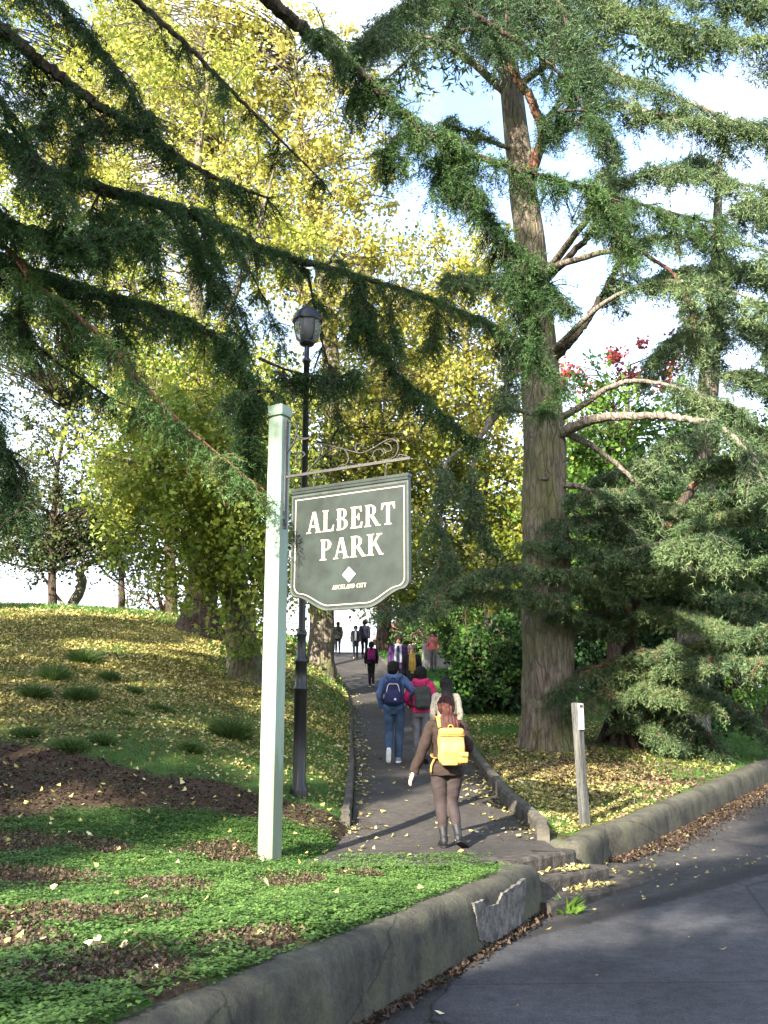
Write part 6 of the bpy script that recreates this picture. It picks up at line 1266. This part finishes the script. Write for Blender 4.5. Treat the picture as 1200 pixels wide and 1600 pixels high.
# ------------------------------------------------------------------ trees behind the camera that shade the foreground
def shade_cedar(x, y, Hh, R, label, seed, n=46, lo=.22, pw=2.5):
    b0 = np.array([x, y, gz(x, y)]); t = thing('cedar_tree', label, 'tree', b0, 0, 'cedars standing behind the viewer'); wd = MB(); fol = MB()
    p = spline(np.array([b0-[0, 0, .3], b0+[.1, 0, Hh*.3], b0+[0, .1, Hh*.7], b0+[0, 0, Hh]]), 24); wd.tube(p, np.linspace(.5, .05, 24), 12)
    for i in range(n):
        f_ = lo+(1-lo)*i/n; a = i*2.399+seed; L = R*(1.0-.8*((f_-lo)/(1-lo))**pw)*rng.uniform(.7, 1.1); o = b0+[0, 0, Hh*f_]
        q = spline(np.array([o, o+[cos(a)*L*.5, sin(a)*L*.5, .4], o+[cos(a)*L, sin(a)*L, -.4]]), 10); limb(wd, q, .08, .015, 5)
        bough(q, fol, None, nsub=26, slen=1.3, droop=.5, K=6, m=5, bl=.30, bw=.08, tw=.4, t0=.15)
    wd.build('trunk', M['bark'], t, True); fol.build('crown', M['needle'], t)
# ================================================================== ground cover
def scatter(n, x0, x1, y0, y1, dens):
    x = rng.uniform(x0, x1, n); y = rng.uniform(y0, y1, n); k = rng.uniform(size=n) < dens(x, y); return x[k], y[k]
def inview(x, y, z, m=.03):
    d = np.stack([x, y, z], -1)-CAM; fwd = d[..., 1]*cos(PITCH)+d[..., 2]*sin(PITCH); upc = -d[..., 1]*sin(PITCH)+d[..., 2]*cos(PITCH)
    return (np.abs(d[..., 0]/fwd) < 600/FPX+m+.05) & (upc/fwd > -800/FPX-m-.05) & (fwd > .5)
sdist = side_dist
def lawn_ok(x, y): return (sdist(x, y) > .27)
# clover in the foreground
def clov(x, y):
    g = (1-.93*dirt(x, y))*(1-.8*mulch(x, y))*(sdist(x, y) > .15)*(y < 11.6)*(x < 1.25)
    return np.clip(g*(.85+.5*noise2(x, y, 1.3, 0)+.3*noise2(x, y, 4, 3)), .25*g, 1)*((x < xL(y)+.0) | (y < 10.1))
x, y = scatter(210000, -5.5, 1.4, 3.2, 11.6, clov)
z = ground_z(x, y); k = inview(x, y, z); x, y, z = x[k], y[k], z[k]; k = (side_dist(x, y) < .9) | True
print('clover', len(x))
n = len(x); ht = rng.uniform(.012, .05, n)*(1+.8*np.clip(noise2(x, y, 2.2, 5), -.5, 1)); mb = MB(); az = rng.uniform(0, 6.28, n); sz = rng.uniform(.007, .014, n)*(1+.35*(y < 7))
tb = np.clip(.5+.25*noise2(x, y, 1.1, 6)+rng.normal(size=n)*.16, 0, 1)
for j in range(3):
    a = az+j*2.094; D = np.stack([np.cos(a), np.sin(a), rng.normal(size=n)*.25+.05], 1); S = np.stack([-np.sin(a), np.cos(a), rng.normal(size=n)*.15], 1)
    c = np.stack([x, y, z+ht], 1); s = sz[:, None]
    V = np.stack([c, c+D*s*.9+S*s*.75, c+D*s*1.55, c+D*s*.9-S*s*.75], 1).reshape(-1, 3); mb.add(V, np.arange(n*4).reshape(-1, 4), np.repeat(tb, 4))
tag(mb.build('clover', M['clover']), 'low green clover covering the lawn in front of the sign post', 'ground cover', kind='stuff')
# grass blades
def grs(x, y):
    l = xL(y); r = xR(y); off = (x < l-.12) | (x > r+.25)
    d = (1-dirt(x, y))*lawn_ok(x, y)*off*(y > 9.5)
    left = (x < l)*(.25+.5*np.clip(noise2(x, y, .8, 4)+.25, 0, 1))*(1-.6*carpet(x, y)) ; left = np.where(x < l, np.maximum(left, np.exp(-((l-x-.5)/.5)**2)*.6), 0)
    right = (x > r)*(1-.9*redlitter(x, y))*(.65+.5*noise2(x, y, .9, 3))
    dens = np.clip(left+right, 0, 1)
    return d*dens
def grass_batch(N_, x0, x1, y0, y1, h, wd, f=grs):
    x, y = scatter(N_, x0, x1, y0, y1, f); z = ground_z(x, y); k = inview(x, y, z); x, y, z = x[k], y[k], z[k]; n = len(x)
    D = unit(np.stack([rng.normal(size=n)*.45, rng.normal(size=n)*.45, np.ones(n)], 1)); 
    return np.stack([x, y, z-.005], 1), D, h*rng.uniform(.5, 1.4, n), wd*rng.uniform(.7, 1.3, n), np.clip(.5+.22*noise2(x, y, .7, 2)+rng.normal(size=n)*.17, 0, 1)
mb = MB()
for a in ((110000, -4, 6.5, 9.8, 16, .055, .007), (120000, -9, 9, 16, 24, .075, .012), (110000, -16, 14, 24, 38, .11, .025), (60000, -22, 18, 38, 56, .16, .05)):
    Pt, D, L_, W_, t_ = grass_batch(*a); blades(mb, Pt, D, L_, W_, t_)
tag(mb.build('grass', M['grass']), 'short grass on the banks either side of the path', 'grass', kind='stuff')
# fallen leaves
def leaf_layer(x, y, size, lift, tilt, tint, zf=ground_z):
    z = zf(x, y); k = inview(x, y, z); x, y, z, tint = x[k], y[k], z[k], tint[k]; n = len(x)
    a = rng.uniform(0, 6.28, n); D = unit(np.stack([np.cos(a), np.sin(a), rng.normal(size=n)*tilt], 1)); S = unit(np.cross(np.stack([rng.normal(size=n)*tilt, rng.normal(size=n)*tilt, np.ones(n)], 1), D))
    s = ((size[k] if np.ndim(size) else size)*rng.uniform(.6, 1.3, n))[:, None]; c = np.stack([x, y, z+lift+rng.uniform(0, .02, n)], 1); cup = np.array([0, 0, 1.])*s*rng.uniform(.0, .35, (n, 1))
    return np.stack([c-D*s*.5, c+D*s*.15+S*s*.6+cup, c+D*s*.42, c+D*s*.15-S*s*.6+cup], 1).reshape(-1, 3), np.repeat(tint, 4)
mb = MB()
for N_, x0, x1, y0, y1, sz in ((90000, -6.5, 4.5, 11, 17, .045), (130000, -12, 6, 17, 26, .06), (90000, -18, 6, 26, 40, .09)):
    x, y = scatter(N_, x0, x1, y0, y1, lambda x, y: carpet(x, y)*(1-.8*dirt(x, y))*lawn_ok(x, y)*((x < xL(y)-.02) | (x > xR(y)+.2)))
    V, t_ = leaf_layer(x, y, sz, .008, .45, np.clip(.42+.2*noise2(x, y, .5, 1)+rng.normal(size=len(x))*.26, 0, 1)); mb.add(V, np.arange(len(V)).reshape(-1, 4), t_)
# on the path: edges and scattered
edge = lambda x, y: np.clip(.9*np.exp(-((x-xL(y))/.22)**2)*(y > 11)*np.interp(y, [11, 14, 22, 30], [1, .8, .5, .2])+.8*np.exp(-((x-xR(y))/.3)**2)*(y < 20)+.035*(y < 17)+.012, 0, 1)*(x > xL(y)+.01)*(x < xR(y)-.01)
x, y = scatter(16000, -3, 2, 9.8, 34, edge); k = side_dist(x, y) > .3; x, y = x[k], y[k]; V, t_ = leaf_layer(x, y, .055+.0*x, .014, .3, np.clip(.55+rng.normal(size=len(x))*.25, 0, 1), lambda x, y: P(y)); mb.add(V, np.arange(len(V)).reshape(-1, 4), t_)
# sparse over the clover and dirt
x, y = scatter(1500, -5, 1.2, 3.6, 12, lambda x, y: (.10+.5*mulch(x, y)*.5+.22*dirt(x, y)+.2*(y > 9)*(x < 0))*lawn_ok(x, y)*(y < 11.9)); V, t_ = leaf_layer(x, y, .05+0*x, .035, .5, np.clip(.7+rng.normal(size=len(x))*.2, 0, 1)); mb.add(V, np.arange(len(V)).reshape(-1, 4), t_)
lp = [on_ground(u, v) for u, v in ((240, 1512), (258, 1516), (155, 1485), (168, 1487), (345, 1482), (228, 1500), (280, 1532), (120, 1480), (100, 1525), (205, 1500), (460, 1375), (300, 1380), (330, 1500), (185, 1495), (250, 1530), (275, 1372), (420, 1395))]
lp = np.array(lp)
for q in lp:     # fan shaped leaves near the viewer
    r_ = rng.uniform(.032, .05); an = np.linspace(-.95, .95, 9)+rng.uniform(0, 6.28); rr = r_*np.array([.82, .95, 1, .98, .72, .98, 1, .95, .82]); tl = rng.normal(size=2)*.45
    F_ = np.array([[0, 0]]+[[cos(a)*k, sin(a)*k] for a, k in zip(an, rr)]); z_ = q[2]+.045+F_@tl+.3*(np.hypot(F_[:, 0], F_[:, 1]))**2/r_
    mb.add(np.column_stack([q[0]+F_[:, 0], q[1]+F_[:, 1], z_]), [[0, i, i+1] for i in range(1, 9)], .97)
# road: gutter drifts and strays
def zr_(x, y): return zroad(x, y)+.024
def roadd(x, y):
    d = -sdist(x, y); g = np.exp(-((d-.12)/.16)**2)*(y > 10.5)*.8+np.exp(-((x-2.55)/.5)**2-((y-11.2)/.5)**2)*.9+.012
    band = np.exp(-(((x-1.2)*.72-(y-8.35)*.69+(.08))/.12)**2)*(x > 1.3)*(x < 5)*.35
    return np.clip(g+band, 0, 1)*(d > .02)
x, y = scatter(14000, -.5, 9, 5.5, 22, roadd); V, t_ = leaf_layer(x, y, .045+0*x, .004, .3, np.clip(.45+rng.normal(size=len(x))*.25, 0, 1), zr_); mb.add(V, np.arange(len(V)).reshape(-1, 4), t_)
# on the steps
for kk, (off, zz) in enumerate(((.12, .31), (.40, .178))):
    nn_ = 70; tt = rng.beta(3, 1.2, nn_); q = a0+nrm*(off+rng.uniform(-.1, .1, nn_)[:, None])+(a1-a0)*tt[:, None]*1.1
    V, t_ = leaf_layer(q[:, 0], q[:, 1], .045+0*tt, .004, .4, np.clip(.6+rng.normal(size=nn_)*.25, 0, 1), lambda x, y: np.full(len(x), zz)); mb.add(V, np.arange(len(V)).reshape(-1, 4), t_)
tag(mb.build('fallen_leaves', M['litter_y']), 'yellow ginkgo leaves lying over the bank, path and lawn', 'fallen leaves', kind='stuff')
# brown litter
mb = MB()
x, y = scatter(190000, -5.5, 1.2, 3.3, 11, lambda x, y: mulch(x, y)*lawn_ok(x, y)*.8)
V, t_ = leaf_layer(x, y, .017+.012*(rng.uniform(size=len(x)) < .1), .012, 1.0, np.clip(.45+rng.normal(size=len(x))*.25, 0, 1)); V[:, 2] += np.repeat(.035*rng.uniform(0, 1, len(V)//4), 4); mb.add(V, np.arange(len(V)).reshape(-1, 4), t_)
x, y = scatter(26000, -6, 1, 9, 13, lambda x, y: dirt(x, y)*lawn_ok(x, y)*.5); V, t_ = leaf_layer(x, y, .035+0*x, .004, .3, np.clip(.2+rng.normal(size=len(x))*.2, 0, 1)); mb.add(V, np.arange(len(V)).reshape(-1, 4), t_)
x, y = scatter(26000, 1.2, 7, 11.2, 20, lambda x, y: redlitter(x, y)*lawn_ok(x, y)*(x > xR(y)+.2)*.7); V, t_ = leaf_layer(x, y, .06+0*x, .01, .5, np.clip(.65+rng.normal(size=len(x))*.25, 0, 1)); mb.add(V, np.arange(len(V)).reshape(-1, 4), t_)
def gut(x, y):
    d = -sdist(x, y); return np.clip(np.exp(-((d-.05)/.07)**2)*((y < 9)*.55+.9*(y > 12.8))+np.exp(-((d-.35)/.3)**2)*(y > 14)*.5, 0, 1)*(d > .015)
x, y = scatter(40000, -.6, 9, 5.6, 22, gut)
for pl, nn_, sg in ((np.array([W1E-DW*5, W1E]), 900, .05), (wall2_pts[1:6], 3600, .2), (wall2_pts[:2], 500, .12)):
    q = along(np.column_stack([spline(pl, 60), np.zeros(60)]), rng.uniform(0, 1, nn_)); tn = unit(pl[-1]-pl[0]); dd = np.abs(rng.normal(size=nn_))*sg+.015
    x = np.r_[x, q[:, 0]+tn[1]*dd]; y = np.r_[y, q[:, 1]-tn[0]*dd]
V, t_ = leaf_layer(x, y, .035+0*x, .004, .6, np.clip(.25+rng.normal(size=len(x))*.2, 0, 1), zr_); mb.add(V, np.arange(len(V)).reshape(-1, 4), t_)
tag(mb.build('leaf_litter', M['litter_b']), 'brown rotting leaf litter in patches on lawn, bank and gutter', 'leaf litter', kind='stuff')
# ------------------------------------------------------------------ grass clumps on the bank and weeds
def clump(name, label, cat, base, r, h, n, w_, mat, group, spread=.8, tint=.55):
    t = thing(name, label, cat, base, 0, group); mb = MB(); a = rng.uniform(0, 6.28, n); rr = r*np.sqrt(rng.uniform(0, 1, n))
    bx = base[0]+np.cos(a)*rr*.5; by = base[1]+np.sin(a)*rr*.5; Pt = np.stack([bx, by, ground_z(bx, by)-.01], 1)
    D0 = unit(np.stack([np.cos(a)*rr/r*spread, np.sin(a)*rr/r*spread, np.ones(n)], 1)+rng.normal(size=(n, 3))*.35); L_ = h*rng.uniform(.45, 1.0, n)*(1.05-.35*rr/r)
    mid = Pt+D0*(L_*.6)[:, None]; D1 = unit(D0+np.stack([np.cos(a), np.sin(a), -np.ones(n)*.5], 1)*.55); tip = mid+D1*(L_*.6)[:, None]
    S = unit(np.cross(D0, rng.normal(size=(n, 3))))*w_/2; ti = np.clip(tint+rng.normal(size=n)*.2, 0, 1)
    mb.add(np.stack([Pt-S, Pt+S, mid+S*.8, mid-S*.8], 1).reshape(-1, 3), np.arange(4*n).reshape(-1, 4), np.repeat(ti, 4)); mb.add(np.stack([mid-S*.8, mid+S*.8, tip], 1).reshape(-1, 3), np.arange(3*n).reshape(-1, 3), np.repeat(ti, 3))
    mb.build('blades', M[mat], t); return t
CL = [(132, 1036, .5, .34, 'dark grass clump highest up the leafy bank at left'), (85, 1062, .42, .30, 'dark grass clump on the bank below and left of the highest one'), (170, 1063, .34, .22, 'small grass clump on the bank below and right of the highest one'),
      (54, 1090, .42, .26, 'grass clump nearest the left edge of the picture on the bank'), (126, 1092, .5, .26, 'wide grass clump right of the one nearest the left edge'), (250, 1110, .55, .13, 'low mat of bright green leaves midway along the bank'),
      (210, 1082, .26, .13, 'faint small clump left of the low bright green mat'), (362, 1152, .55, .36, 'large leafy clump closest to the green sign post on the bank'), (195, 1118, .25, .12, 'small pale tuft below left of the low bright green mat'),
      (42, 1150, .36, .15, 'low green patch far left just above the bare earth'), (110, 1168, .5, .14, 'spreading low green patch on the bank above the bare earth'), (300, 1172, .3, .15, 'small green tuft below left of the large leafy clump'), (160, 1160, .36, .14, 'low leafy patch to the right of the spreading one')]
for u, v, r, h, lab in CL:
    clump('grass_clump', lab, 'grass clump', on_ground(u, v), r*.68, h*1.1, int(2600*r), .011, 'tuft', 'grass clumps on the leafy bank', 0.75 if h > .2 else 1.3)
wb = np.array([1.62, 9.30, zroad(1.62, 9.30)])
clump('weed', 'tufted green weed growing where the wall end meets the lowest step', 'weed', wb, .15, .22, 70, .03, 'leaf_bright', 'weeds at the foot of the wall', .8, .6)
for u, v, lab in ((648, 1562, 'small weed at the foot of the wall nearest the bottom edge'), (686, 1534, 'small weed at the foot of the wall, second from the bottom edge'), (772, 1488, 'weed at the foot of the wall below the pale bare patch')):
    q = on_road(u, v); clump('weed', lab, 'weed', q+np.array([-.03, .0, 0]), .10, .09, 50, .022, 'leaf_bright', 'weeds at the foot of the wall', 1.5, .7)
shade_cedar(-9.2, -13.8, 21, 3.2, 'tall cedar behind the viewer shading the road', .3, n=36)
shade_cedar(-4.6, -6.5, 14, 3.1, 'smaller cedar close behind the viewer shading the road edge', .9, n=30)
shade_cedar(-13.2, -5.2, 22, 2.9, 'narrow cedar behind the viewer shading the middle of the path', .5, n=42)
shade_cedar(-15.5, -2, 20, 4.6, 'cedar behind the viewer at left shading the lower bank', 2.1, n=55)
shade_cedar(-18.5, 4, 18, 5.0, 'broad cedar left of the viewer shading the middle of the leafy bank', 1.7, n=50)
shade_cedar(-22, 12, 16, 5.2, 'cedar far left outside the view shading the top of the leafy bank', 1.3, n=45)
shade_cedar(-10.0, -3.2, 23, 2.2, 'tall bare stemmed cedar behind the viewer shading the top of the sign', .2, n=60, lo=.56, pw=3)
